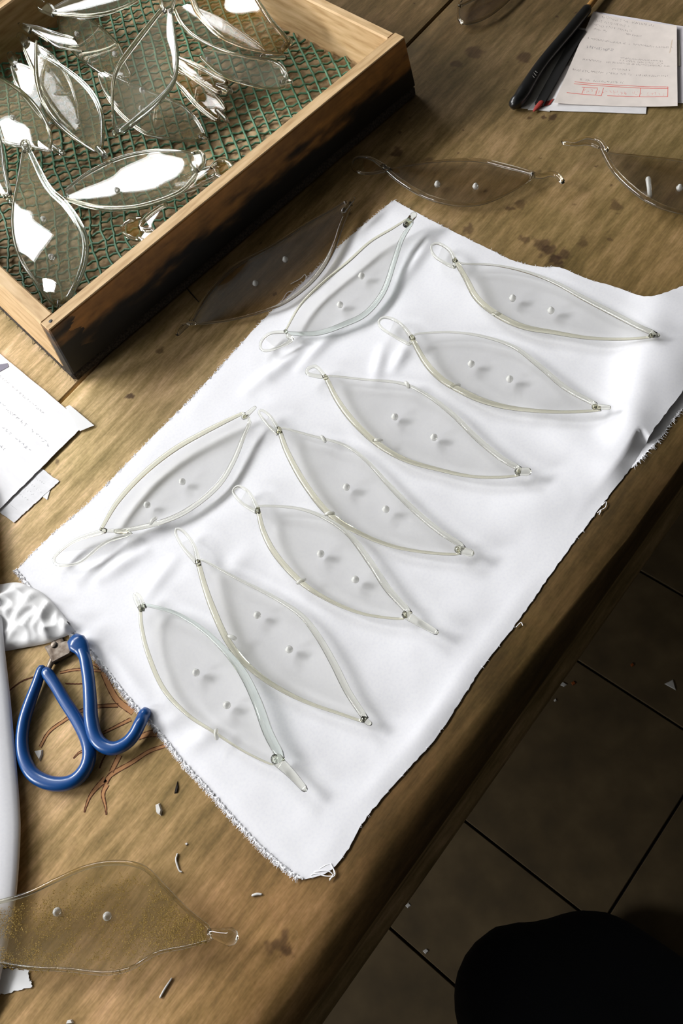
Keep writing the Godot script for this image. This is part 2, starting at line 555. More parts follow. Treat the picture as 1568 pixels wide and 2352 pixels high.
func _bench() -> void:
	var m := plain("bench_wood", Color.WHITE, 0.62)
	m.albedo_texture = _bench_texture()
	m.metallic_specular = 0.35
	# fine grain on top of the wood's broad colours
	var fine := Gradient.new()
	fine.offsets = PackedFloat32Array([0.25, 0.5, 0.75])
	fine.colors = PackedColorArray([Color(0.89, 0.885, 0.87), Color(0.945, 0.945, 0.935), Color(0.985, 0.985, 0.985)])
	var fx := NoiseTexture2D.new()
	fx.width = 512
	fx.height = 512
	fx.seamless = true
	fx.noise = noise(0.03, 5, 77)
	fx.color_ramp = fine
	m.detail_enabled = true
	m.detail_albedo = fx
	m.detail_blend_mode = BaseMaterial3D.BLEND_MODE_MUL
	m.detail_uv_layer = BaseMaterial3D.DETAIL_UV_2
	m.uv2_triplanar = true
	m.uv2_scale = Vector3(5, 42, 42)
	var t := thing("workbench", "long worn wooden workbench with a rounded near edge, under the cloth and crate", "workbench")
	# front board with its rounded nose; the rounding starts further in where hands wore it most
	var s := Shape.new()
	var n := 60
	var rows := 0
	for i in n:
		var x := -0.75 + 1.85 * i / (n - 1)
		var st := clampf(-0.104 + 0.0974 * (x + 0.006), -0.118, -0.082)
		var prof := [Vector2(-0.4795, -0.03), Vector2(-0.4795, -0.0012), Vector2(-0.4787, 0.0)]
		for k in 11:
			prof.append(Vector2(lerpf(-0.476, st, (k + 0.5) / 11.0), 0.0))
		for k in range(1, 9):
			var a := PI / 2 * k / 8.0
			prof.append(Vector2(lerpf(st, -0.0765, sin(a)), -0.019 * (1.0 - cos(a))))
		for y in [-0.024, -0.034, -0.0395, -0.041, -0.0425, -0.05, -0.062, -0.068]:
			prof.append(Vector2(-0.0765 - (0.0018 if y == -0.041 else 0.0) - (0.002 if y < -0.042 and y > -0.066 else 0.0), y))
		for y in [Vector2(-0.0745, -0.0695), Vector2(-0.0745, -0.084), Vector2(-0.0765, -0.086), Vector2(-0.2, -0.086), Vector2(-0.2, -0.03)]:
			prof.append(y)
		rows = prof.size()
		for p in prof:
			s.v.append(Vector3(x, TOP + p.y, p.x))
	s.grid(0, n, rows, true)
	for e in 2:
		var c := s.v.size()
		var at := e * (n - 1) * rows
		s.v.append(Vector3(s.v[at].x, TOP - 0.02, -0.25))
		for j in rows:
			if e:
				s.tri(c, at + j, at + (j + 1) % rows)
			else:
				s.tri(c, at + (j + 1) % rows, at + j)
	_uv_bench(s)
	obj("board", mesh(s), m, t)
	for z in [[-0.905, -0.4815], [-1.33, -0.907]]:
		var q := Shape.new()
		block(q, corners(Vector3(-0.75, TOP - 0.03, z[0]), Vector3(1.1, TOP, z[1])), 0.0012)
		_uv_bench(q)
		obj("board", mesh(q, true), m, t)
	for x in [-0.66, 1.01]:
		for z in [-0.25, -1.24]:
			obj("leg", box(Vector3(x - 0.04, 0, z - 0.04), Vector3(x + 0.04, TOP - 0.03, z + 0.04), 0.004), M.stool_wood, t)
	# red-brown chalk sketch of leaf sprays on the board
	var fill := Shape.new()
	var edge := Shape.new()
	for k in [
		[[-35.4, 0.12, -296.8, -39.7, 0.12, -285.4, -42.4, 0.12, -274.7, -41.4, 0.12, -261.4], 4.0, 4.5],
		[[-35.5, 0.12, -305.7, -34.1, 0.12, -296.4, -32, 0.12, -284.3], 2.0, 3.0],
		[[-44.3, 0.12, -272.7, -53.2, 0.12, -283.4, -63.5, 0.12, -291.4, -72.5, 0.12, -294.8, -83.4, 0.12, -297.8, -93.3, 0.12, -295.4], 2.6, 2.2],
		[[-40.7, 0.12, -228.1, -51.6, 0.12, -235.8, -63.2, 0.12, -240.2, -76.3, 0.12, -245.7, -82.1, 0.12, -244.9], 2.2, 3.4],
		[[-80.3, 0.12, -246.8, -87.9, 0.12, -247.6, -94.6, 0.12, -246.9, -101.9, 0.12, -243.4], 4.4, 0.6],
		[[-82.1, 0.12, -243.7, -87.4, 0.12, -241.6, -91.4, 0.12, -235, -94.3, 0.12, -231.2], 3.6, 0.6],
		[[-65.2, 0.12, -249.7, -75.3, 0.12, -246.8], 3.8, 3.2],
		[[-45.4, 0.12, -259.6, -52.3, 0.12, -263.1, -62.4, 0.12, -268.2], 2.6, 1.6],
		[[-38.9, 0.12, -237.5, -45.1, 0.12, -244, -50.3, 0.12, -247.5], 6.0, 3.0],
		[[-53.3, 0.12, -320.5, -44.6, 0.12, -312, -35.7, 0.12, -298.1], 1.6, 2.0],
		[[-82.9, 0.12, -340.4, -73.4, 0.12, -338.1, -66.2, 0.12, -333.5], 0.5, 0.7],
		[[-84.6, 0.12, -272.5, -80.4, 0.12, -272.1, -77.3, 0.12, -270.5], 0.6, 1.6],
		[[-68.7, 0.12, -257.4, -73.5, 0.12, -256.4, -78.4, 0.12, -254.4], 0.6, 0.6],
		[[-55.9, 0.12, -312, -50.7, 0.12, -304.4, -45.8, 0.12, -299], 0.5, 0.5]]:
		var p := smooth(pts(k[0]), 18)
		var n2 := p.size()
		for line in 3:
			var off := (line - 1) * 0.5
			var q := PackedVector3Array()
			for i in n2:
				var d := (p[mini(i + 1, n2 - 1)] - p[maxi(i - 1, 0)]).normalized()
				var sd := Vector3(-d.z, 0, d.x)
				var wd := lerpf(k[1], k[2], i / (n2 - 1.0)) * 0.00085
				var half := wd * 0.5 if line == 1 else 0.00022 + 0.00012 * sin(i * 2.3 + off * 9.0)
				var cen := p[i] + sd * wd * off + Vector3.UP * (0.0 if line == 1 else 0.00008)
				q.append(cen - sd * half)
				q.append(cen + sd * half)
			if line == 1 and k[1] + k[2] < 1.4:
				continue
			shell(fill if line == 1 else edge, q, n2, 2, 0.0003, Vector3.UP, false)
	obj("sketch_tone", mesh(fill, true), M.sketch_tone, t)
	obj("sketch_outline", mesh(edge, true), M.sketch_edge, t)

# ---------------------------------------------------------------- the cloth
func _cloth_height(p: Vector3) -> float:
	var x := p.x * 1000.0
	var z := p.z * 1000.0
	var h: float = 1.1 + 0.5 * M.n1.get_noise_2d(x, z) + 0.16 * M.n2.get_noise_2d(x, z)
	for b in bumps:
		# ridge from (x0, z0) to (x1, z1), height, width
		var a := Vector2(b[0], b[1])
		var d := Vector2(b[2], b[3]) - a
		var u := clampf((Vector2(x, z) - a).dot(d) / d.length_squared(), 0, 1)
		var r: float = (Vector2(x, z) - a - d * u).length() / b[5]
		if r < 3.0:
			h += b[4] * exp(-r * r) * (0.35 + 0.65 * sin(PI * clampf(u, 0.08, 0.92)))
	return maxf(h, 0.5) * 0.001

func _cloth() -> void:
	M.n1 = noise(0.012, 3, 51)
	M.n2 = noise(0.035, 2, 52)
	bumps = [
		[193.4, -351.8, 227.9, -347, 2.2, 5],
		[211.2, -337.2, 261.5, -336.6, 1.8, 4],
		[246.7, -278.3, 266.6, -281.8, 2.5, 4],
		[230.6, -283.5, 257.7, -296.7, 1.8, 4],
		[38.6, -346, 78.2, -328.1, 2.4, 4],
		[8, -345.5, 39.3, -333.4, 2.2, 5],
		[14.8, -308.6, 47, -310.8, 1.6, 5],
		[316.8, -321.9, 353, -326.4, 2.0, 4],
		[-3.2, -356.3, 18.7, -352.4, 1.4, 4],
		[176.2, -358.4, 205.7, -353.8, 1.6, 5],
		[386.1, -159.3, 314.6, -132.5, 4, 14],
		[314.6, -132.5, 263.1, -110, 5.5, 14],
		[378.4, -135.5, 297, -110.3, 6, 20],
		[186.5, -153.8, 233.7, -121.1, 1.4, 14],
		[266.6, -171.4, 257.1, -107.9, 2, 12],
		[18.5, -104.5, 156.3, -95.8, 2.6, 12],
		[-24.4, -302.5, -30.4, -262.9, 1.4, 6],
		[-36.4, -217.8, -10.4, -208.7, 1.6, 6],
		[-44.1, -241.1, -23, -234.6, 1.2, 5],
		[-32.7, -324.2, -33.4, -310.2, 5, 10],
		[58.5, -272.2, 80.7, -272.4, 1.0, 7],
		[94.1, -146.2, 131.4, -131.4, 1.2, 14]
	]
	var t := thing("white_cloth", "white cotton cloth with frayed edges spread under the glass leaves", "cloth")
	var nr := 190
	var nc := 130
	var left := smooth(pts([-23, 0, -401.9, 9.9, 0, -400.3, 45.9, 0, -395.4, 99.3, 0, -394.1, 153.6, 0, -391.5, 201.1, 0, -392.1, 236.4, 0, -391.9, 272, 0, -388.8, 312.5, 0, -386.8, 350.6, 0, -382, 376.1, 0, -377.7]), nr)
	var right := smooth(pts([-47.5, 0, -115.6, -35.6, 0, -106.6, -19.8, 0, -105.4, -1.4, 0, -107.6, 31.4, 0, -105.1, 56.8, 0, -102.6, 83.8, 0, -103.8, 107.3, 0, -105.1, 141.5, 0, -104.2, 170.2, 0, -104.9, 194.2, 0, -105.2, 237.1, 0, -104.8, 260.7, 0, -104, 294.2, 0, -105.6, 329.9, 0, -105.5, 370.7, 0, -106.3, 405.5, 0, -106.9]), nr)
	var low := smooth(pts([-23, 0, -401.9, -27.5, 0, -366.6, -30.3, 0, -333.6, -31.9, 0, -303.1, -37.4, 0, -267.9, -39.8, 0, -239.5, -43.6, 0, -214.6, -45.6, 0, -190.5, -47.7, 0, -170.7, -49.4, 0, -145.2, -49.1, 0, -125.5, -47.5, 0, -115.6]), nc)
	var top := smooth(pts([376.1, 0, -377.7, 374.4, 0, -363.4, 372.4, 0, -334.5, 370.3, 0, -292.7, 369.5, 0, -261.3, 373.7, 0, -241.9, 379.7, 0, -229.4, 379.7, 0, -209.8, 383.3, 0, -184.3, 384, 0, -164.6, 391.6, 0, -155.9, 405.5, 0, -148.3, 422, 0, -134.5, 405.5, 0, -106.9]), nc)
	var p := PackedVector3Array()
	for i in nr:
		var v := float(i) / (nr - 1)
		for j in nc:
			var u := float(j) / (nc - 1)
			var q := left[i] * (1 - u) + right[i] * u + low[j] * (1 - v) + top[j] * v - (low[0] * (1 - u) * (1 - v) + low[nc - 1] * u * (1 - v) + top[0] * (1 - u) * v + top[nc - 1] * u * v)
			var e := minf(minf(u, 1 - u) * 290.0, minf(v, 1 - v) * 400.0)
			var n := Vector3(M.n2.get_noise_2d(q.x * 9000, q.z * 9000), 0, M.n2.get_noise_2d(q.z * 9000 + 500, q.x * 9000))
			q += n * (0.0016 if v * 400.0 < 5.0 else 0.0006) * clampf(1.0 - e / 4.0, 0, 1)
			var h := _cloth_height(q)
			q.y = TOP + lerpf(minf(h, 0.0007) if u < 0.5 or v < 0.74 else h, h, clampf(e / 9.0, 0, 1))
			p.append(q)
	var s := Shape.new()
	shell(s, p, nr, nc, 0.0004)
	obj("cloth_sheet", mesh(s), M.cotton, t)
	# the lower layer that shows under the raised corner
	var f := Shape.new()
	var a := smooth(pts([265.6, 0.6, -103.3, 279.4, 0.6, -101.5, 292.3, 0.6, -100.1, 308.5, 0.6, -100.4, 319.7, 0.6, -99.8, 346.4, 0.6, -99.1, 380.1, 0.6, -96.5]), 30)
	var b := smooth(pts([253.9, 0.6, -112.1, 275.7, 0.6, -119.2, 295.2, 0.6, -124.8, 324, 0.6, -129.4, 347.6, 0.6, -130.6, 374.4, 0.6, -127.1, 396.7, 0.6, -117.6]), 30)
	var fp := PackedVector3Array()
	for i in 30:
		for j in 8:
			var q := b[i].lerp(a[i], j / 7.0)
			q += Vector3(0, 0, 1) * (0.001 * M.n2.get_noise_2d(i * 40.0, 3.0)) * (j / 7.0)
			fp.append(q)
	shell(f, fp, 30, 8, 0.0004)
	obj("lower_layer", mesh(f), M.cotton, t)
	# fluffy rolled hem along the near short edge
	var hem := Shape.new()
	for row in 1:
		var hp := PackedVector3Array()
		var hr := PackedFloat32Array()
		for i in 420:
			var f1 := i / 419.0 * (low.size() - 1.001)
			var o := low[int(f1)].lerp(low[int(f1) + 1], f1 - int(f1)) + Vector3(0.0014 * row + 0.0002, 0, 0.0002 * row)
			var w: float = M.n2.get_noise_2d(i * 17.0, 40.0 * row)
			var w2: float = M.n2.get_noise_2d(i * 5.0, 300.0 + 40.0 * row)
			o.y = TOP + 0.0009 + 0.0004 * w
			o.x -= 0.0012 * w2
			hp.append(o)
			hr.append(0.0007 + 0.0003 * w + 0.0003 * w2)
		tube(hem, hp, hr, 7, 0.9)
	obj("hem", mesh(hem), M.thread, t)
	# frayed edge: short bent threads, too many to count
	var fr := Shape.new()
	for side in [[low, 2400, Vector3(-1, 0, -0.15), 2.6], [left, 320, Vector3(0.15, 0, -1), 1.3], [a, 160, Vector3(0, 0, 1), 2.4], [right, 36, Vector3(0, 0, 1), 1.0], [top, 60, Vector3(1, 0, -0.2), 1.2]]:
		var line: PackedVector3Array = side[0]
		for i in side[1]:
			var f0 := rng.randf_range(0, line.size() - 2)
			var o := line[int(f0)].lerp(line[int(f0) + 1], f0 - int(f0))
			var dir: Vector3 = (side[2] + Vector3(rng.randf_range(-0.9, 0.9), 0, rng.randf_range(-0.9, 0.9))).normalized()
			var ln: float = rng.randf_range(0.3, 1.0) * side[3] * 0.001
			o += -dir * rng.randf_range(0.0002, 0.0012)
			o.y = TOP + rng.randf_range(0.0003, 0.0012)
			var bend := Vector3(-dir.z, 0, dir.x) * rng.randf_range(-0.5, 0.5) * ln
			var q := PackedVector3Array([o, o + dir * ln * 0.6 + bend * 0.4 + Vector3.UP * rng.randf_range(0, 0.0008), o + dir * (ln + 0.001) + bend])
			tube(fr, q, PackedFloat32Array([0.00017, 0.00016, 0.0001]), 3)
	var fo := obj("frayed_edge", mesh(fr), M.thread, t)
	fo.set_meta("kind", "stuff")
	for k in [[-37.2, 0.8, -111.4, -32, 0.8, -108.4, -34.9, 0.8, -103.2, -38.6, 0.8, -107.1, -40.1, 0.8, -111.1, -42.7, 0.8, -113.1], [-31.6, 1, -108.1, -34.1, 1, -102.9, -37.8, 1, -103.9], [-40.5, 1, -112.7, -35.8, 1, -107.8, -35.2, 1, -103.8, -38.4, 1, -103.4],
		[233.1, 1, -104.5, 236.4, 1, -103.9, 232.8, 1, -102.2, 229.3, 1, -103.7], [226.9, 1, -104.1, 229.6, 1, -103.3, 226.5, 1, -102.6], [137.6, 1, -103, 141.5, 1, -102.3, 140.7, 1, -100.5],
		[252.9, 0.8, -391.1, 260.8, 0.8, -392.5, 264.9, 0.8, -388.7], [268.7, 0.8, -395.7, 276.5, 0.8, -392.4, 281.5, 0.8, -392.1, 279.5, 0.8, -388.6], [306.2, 1, -101.8, 309.3, 1, -100.6, 307.9, 1, -99.2]]:
		var ts := Shape.new()
		var q := smooth(pts(k), 14)
		tube(ts, q, radii(14, [0.28, 0.28]), 5)
		obj("loose_thread", mesh(ts), M.thread, t)

# ---------------------------------------------------------------- the crate
func _stain_shade_texture() -> ImageTexture:
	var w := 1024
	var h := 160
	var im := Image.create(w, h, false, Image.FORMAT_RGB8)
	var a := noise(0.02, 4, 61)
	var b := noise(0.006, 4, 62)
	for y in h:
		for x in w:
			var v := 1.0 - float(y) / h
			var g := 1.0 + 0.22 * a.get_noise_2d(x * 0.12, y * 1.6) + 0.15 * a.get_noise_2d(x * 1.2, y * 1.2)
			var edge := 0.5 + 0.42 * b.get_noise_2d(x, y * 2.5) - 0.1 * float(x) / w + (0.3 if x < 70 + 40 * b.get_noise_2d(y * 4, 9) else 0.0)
			var stain_shade := smoothstep(edge + 0.3, edge - 0.2, v)  # black stain, with some shade painted in, over the lower board
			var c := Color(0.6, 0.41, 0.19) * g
			im.set_pixel(x, y, c.lerp(Color(0.06, 0.042, 0.02) * g, stain_shade))
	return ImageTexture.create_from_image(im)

func _crate() -> void:
	var turn := deg_to_rad(-7.358)
	var t := thing("crate", "shallow wooden crate with blackened front board, full of glass leaves", "crate", Vector3(0.3203, TOP, -0.6453))
	t.rotation.y = turn
	# local x along the front board, z towards the cloth; the boards lean out a little at the near corner
	var x0 := -0.1800
	var x1 := 0.1830
	var z0 := -0.1890
	var z1 := 0.1885
	var hh := 0.055
	var b := 0.0085
	var front := Shape.new()
	var fc := [Vector3(x0 - 0.007, b, z1 - 0.011), Vector3(x1 + 0.004, b, z1 - 0.0115), Vector3(x0, hh, z1 - 0.0112), Vector3(x1, hh, z1 - 0.0112),
		Vector3(x0 - 0.006, b, z1 + 0.001), Vector3(x1 + 0.0045, b, z1), Vector3(x0, hh, z1), Vector3(x1, hh, z1)]
	block(front, fc, 0.0012)
	front.t.resize(front.v.size())
	for i in front.v.size():
		front.t[i] = Vector2((front.v[i].x - x0 + 0.01) / 0.39, 1.0 - (front.v[i].y - b) / (hh - b))
	var sm := plain("stain_shade_wood", Color.WHITE, 0.6)
	sm.albedo_texture = _stain_shade_texture()
	var face := Shape.new()
	face.v = front.v
	face.t = front.t
	face.k = front.k
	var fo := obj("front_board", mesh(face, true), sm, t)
	fo.set_meta("label", "front board with black stain and painted shade along its lower half")
	# pale worn lip along the top of the front board
	obj("front_lip", box(Vector3(x0, hh - 0.0004, z1 - 0.0111), Vector3(x1, hh + 0.0008, z1 - 0.0001), 0.0006), M.crate_wood, t)
	obj("back_board", box(Vector3(x0, b, z0), Vector3(x1, hh + 0.0006, z0 + 0.011), 0.0012), M.crate_wood, t)
	var left := Shape.new()
	block(left, [Vector3(x0 - 0.007, b, z0 + 0.0112), Vector3(x0 + 0.0045, b, z0 + 0.0112), Vector3(x0 - 0.0002, hh, z0 + 0.0112), Vector3(x0 + 0.0115, hh, z0 + 0.0112),
		Vector3(x0 - 0.0068, b, z1 - 0.0114), Vector3(x0 + 0.0045, b, z1 - 0.0114), Vector3(x0 - 0.0002, hh, z1 - 0.0114), Vector3(x0 + 0.0115, hh, z1 - 0.0114)], 0.0012)
	obj("side_board", mesh(left, true), M.crate_end_wood, t)
	obj("side_board", box(Vector3(x1 - 0.0085, b, z0 + 0.0112), Vector3(x1, hh, z1 - 0.0114), 0.0012), M.crate_end_wood, t)
	obj("bottom_board", box(Vector3(x0, b - 0.002, z0 + 0.002), Vector3(x1, b + 0.003, z1 - 0.002), 0.001), M.crate_base, t)
	# fibrous dark skid under the boards
	var sk := Shape.new()
	for e in [[Vector3(x0 - 0.0075, 0, z0), Vector3(x0 + 0.006, b, z1)], [Vector3(x0, 0, z1 - 0.012), Vector3(x1 + 0.004, b, z1 + 0.0005)], [Vector3(x1 - 0.01, 0, z0), Vector3(x1 + 0.004, b, z1 - 0.012)]]:
		block(sk, corners(e[0], e[1]), 0.002)
	obj("skid", mesh(sk, true), M.crate_skid, t)
	var hair := Shape.new()
	for i in 200:
		var o := Vector3(x0 - 0.0072, rng.randf_range(0.0005, b), rng.randf_range(z0, z1))
		var d := Vector3(-rng.randf_range(0.2, 1.0), rng.randf_range(-0.3, 0.2), rng.randf_range(-1, 1)).normalized() * rng.randf_range(0.0015, 0.0042)
		var e := o + d
		e.y = maxf(e.y, 0.0003)
		tube(hair, PackedVector3Array([o - d * 0.2, o.lerp(e, 0.5) + Vector3.UP * 0.0005, e]), PackedFloat32Array([0.0002, 0.00018, 0.0001]), 4)
	var ho := obj("skid_fibres", mesh(hair), M.crate_skid, t)
	ho.set_meta("kind", "stuff")
	obj("corner_nail", _disc(0.0016, 0.0008, Vector3(x0 + 0.006, hh + 0.0003, z1 - 0.006)), M.dark_steel, t)
	# green plastic netting lining the crate, two families of wavy strands
	var net := thing("green_netting", "green plastic netting lining the bottom of the crate beneath the glass", "netting", t.position)
	net.rotation.y = turn
	var wob := noise(9.0, 3, 71)
	for fam in 2:
		var ang := deg_to_rad(34.0 + 83.0 * fam)
		var dir := Vector3(cos(ang), 0, sin(ang))
		var sd := Vector3(-dir.z, 0, dir.x)
		for i in range(-28, 29):
			var run := PackedVector3Array()
			for k in range(-60, 61):
				var q := dir * (k * 0.0046) + sd * (i * 0.0104)
				var tang := clampf((0.02 - q.x) * 5.0 + q.z * 2.0, 0.15, 1.0)
				var w := 0.009 * tang
				q += Vector3(wob.get_noise_2d(q.x * 1.3 + 5 * fam, q.z * 1.3), 0, wob.get_noise_2d(q.z * 1.3, q.x * 1.3 + 9 + 5 * fam)) * w
				q.y = 0.0145 + 0.005 * wob.get_noise_2d(q.x * 0.8 + 20, q.z * 0.8) + 0.0008 * (1 if (k + i + fam) % 2 else -1) + fam * 0.0009
				if q.x > x0 + 0.013 and q.x < x1 - 0.01 and q.z > z0 + 0.013 and q.z < z1 - 0.013:
					run.append(q)
			if run.size() < 4:
				continue
			var s := Shape.new()
			tube(s, run, radii(run.size(), [1.05, 1.2, 1.0, 1.15]), 6, 0.8)
			obj("strand", mesh(s), M.net_green, net)

func _disc(r: float, h: float, at: Vector3) -> ArrayMesh:
	var s := Shape.new()
	for i in 4:
		var rr: float = [0.02, 0.8, 1.0, 1.0][i] * r
		var y: float = [1.0, 0.9, 0.6, 0.0][i] * h
		for j in 14:
			s.v.append(at + Vector3(cos(TAU * j / 14) * rr, y, sin(TAU * j / 14) * rr))
	s.grid(0, 4, 14, true)
	var c := s.v.size()
	s.v.append(at)
	s.v.append(at + Vector3.UP * h)
	for j in 14:
		s.tri(c, 42 + j, 42 + (j + 1) % 14)
		s.tri(c + 1, (j + 1) % 14, j)
	return mesh(s)

# ---------------------------------------------------------------- glass leaves
func glass_leaf(label: String, group: String, side_a: Array, side_b: Array, hook: Array, tip: Array, pegs: Array, rods: Array, ra: float, rb: float, rh: float, rt: Array, look: String) -> void:
	var a := pts(side_a)
	var b := pts(side_b)
	var mid := (a[a.size() / 2] + b[b.size() / 2]) * 0.5
	var foot := Vector3(mid.x, mid.y - 0.004, mid.z)
	var t := thing("glass_leaf", label, "glass leaf", foot, group)
	var amber := look.contains("amber")
	var twist := not look.contains("even")
	var n := 44
	a = smooth(pts(side_a, foot), n)
	b = smooth(pts(side_b, foot), n)
	# plate: a shallow dish between the two rims
	var nc := 13
	var p := PackedVector3Array()
	var up := Vector3.ZERO
	for i in n:
		var d := (a[mini(i + 1, n - 1)] + b[mini(i + 1, n - 1)] - a[maxi(i - 1, 0)] - b[maxi(i - 1, 0)]).normalized()
		var w := (b[i] - a[i]).cross(d)
		up += w * (1.0 if w.y > 0 else -1.0)
	up = up.normalized()
	for i in n:
		var wide := a[i].distance_to(b[i])
		for j in nc:
			var s := float(j) / (nc - 1)
			p.append(a[i].lerp(b[i], s) + up * (0.0008 - minf(0.0026, wide * 0.05) * (0.45 if look.contains("flat") else 1.0) * pow(sin(PI * s), 0.8)))
	var sh := Shape.new()
	shell(sh, p, n, nc, 0.0016, up, false)
	var flat_mat: Material = M.honey_sheet if amber and group.contains("crate") else M.amber_sheet if amber else M.dusty_sheet if group.contains("crate") else M.gold_sheet if look.contains("gold") else M.glass_sheet
	obj("plate", mesh(sh), flat_mat, t)
	var rim: Material = M.amber_rim if amber else M.glass_rim
	var s1 := Shape.new()
	tube(s1, a, radii(n, [ra * 0.9, ra * 1.15, ra * 1.15, ra * 0.8, ra * 0.55, ra * 0.45] if twist else [ra * 0.6, ra * 0.9, ra, ra, ra * 0.9, ra * 0.6]), 12, 0.9)
	obj("rim", mesh(s1), rim if amber else M.straw_rim, t)
	var s2 := Shape.new()
	tube(s2, b, radii(n, [rb * 0.45, rb * 0.5, rb * 0.7, rb * 1.05, rb * 1.2, rb * 1.05] if twist else [rb * 0.6, rb * 0.9, rb, rb, rb * 0.9, rb * 0.6]), 12, 0.9)
	obj("rim", mesh(s2), M.green_rim if rb > 2.1 and not amber else rim, t)
	if hook.size():
		var hp := smooth(pts(hook, foot), 40)
		var s3 := Shape.new()
		tube(s3, hp, radii(40, [ra * 1.0, rh, rh * 0.9, rh, rb * 0.9]), 9)
		var web := PackedVector3Array()
		for i in 12:
			for j in 7:
				web.append(hp[i + 1].lerp(hp[38 - i], j / 6.0))
		obj("hook", mesh(s3), rim, t)
		var s4 := Shape.new()
		shell(s4, web, 12, 7, 0.0007, Vector3.UP, false)
		obj("hook_web", mesh(s4), flat_mat, t)
	if tip.size():
		var tp := smooth(pts(tip, foot), 12)
		var s5 := Shape.new()
		tube(s5, tp, radii(12, rt), 10)
		obj("tip", mesh(s5), rim, t)
	for k in range(0, pegs.size(), 3):
		var want := pts(pegs.slice(k, k + 3), foot)[0]
		var best := p[0]
		for q in p:
			if Vector2(q.x - want.x, q.z - want.z).length_squared() < Vector2(best.x - want.x, best.z - want.z).length_squared():
				best = q
		want = Vector3(want.x, best.y, want.z)
		var s6 := Shape.new()
		tube(s6, PackedVector3Array([want - up * 0.0006, want + up * 0.0004, want + up * 0.001]), PackedFloat32Array([0.0024, 0.0024, 0.0019]), 12)
		obj("peg", mesh(s6), M.peg_glass, t)
	for k in range(0, rods.size(), 3):
		var o := pts(rods.slice(k, k + 3), foot)[0]
		var away := Vector3(o.x - (mid.x - foot.x), 0, o.z - (mid.z - foot.z)).normalized()
		var s7 := Shape.new()
		if look.contains("rod"):
			away = Vector3(-0.75, 0, 0.65)
			tube(s7, PackedVector3Array([o + away * 0.003, o - away * 0.002 + up * 0.003, o - away * 0.0075 + up * 0.0055]), PackedFloat32Array([0.0016, 0.0016, 0.0019]), 10)
		else:
			tube(s7, PackedVector3Array([o - away * 0.0022, o + up * 0.0012, o + away * 0.0024]), PackedFloat32Array([0.0013, 0.0014, 0.0013]), 8)
		obj("side_peg", mesh(s7), M.peg_glass, t)
	if look.contains("gold"):
		var mm := MultiMesh.new()
		mm.transform_format = MultiMesh.TRANSFORM_3D
		mm.mesh = M.flake
		var cnt := 9000 if group.contains("bench") else 3500
		mm.instance_count = cnt
		var nz := noise(55.0, 2, n + int(foot.x * 1000))
		for i in cnt:
			var q := Vector3.ZERO
			for tries in 6:
				var fi := rng.randi_range(3, n - 4)
				var fj := rng.randi_range(1, nc - 2)
				q = p[fi * nc + fj].lerp(p[(fi + 1) * nc + fj + 1], rng.randf()) + (p[fi * nc + fj + 1] - p[fi * nc + fj]) * rng.randf()
				if nz.get_noise_2d(q.x, q.z) > rng.randf_range(-0.5, 0.2):
					break
			q -= up * rng.randf_range(0.0004, 0.0012)
			var bs := Basis.from_euler(Vector3(rng.randf_range(-0.5, 0.5), rng.randf_range(0, TAU), rng.randf_range(-0.5, 0.5))).scaled_local(Vector3.ONE * rng.randf_range(0.0002, 0.0005))
			mm.set_instance_transform(i, Transform3D(bs, q))
		var mi := MultiMeshInstance3D.new()
		mi.name = "gold_flecks"
		mi.multimesh = mm
		mi.material_override = null
		mi.set_meta("kind", "stuff")
		t.add_child(mi, true)

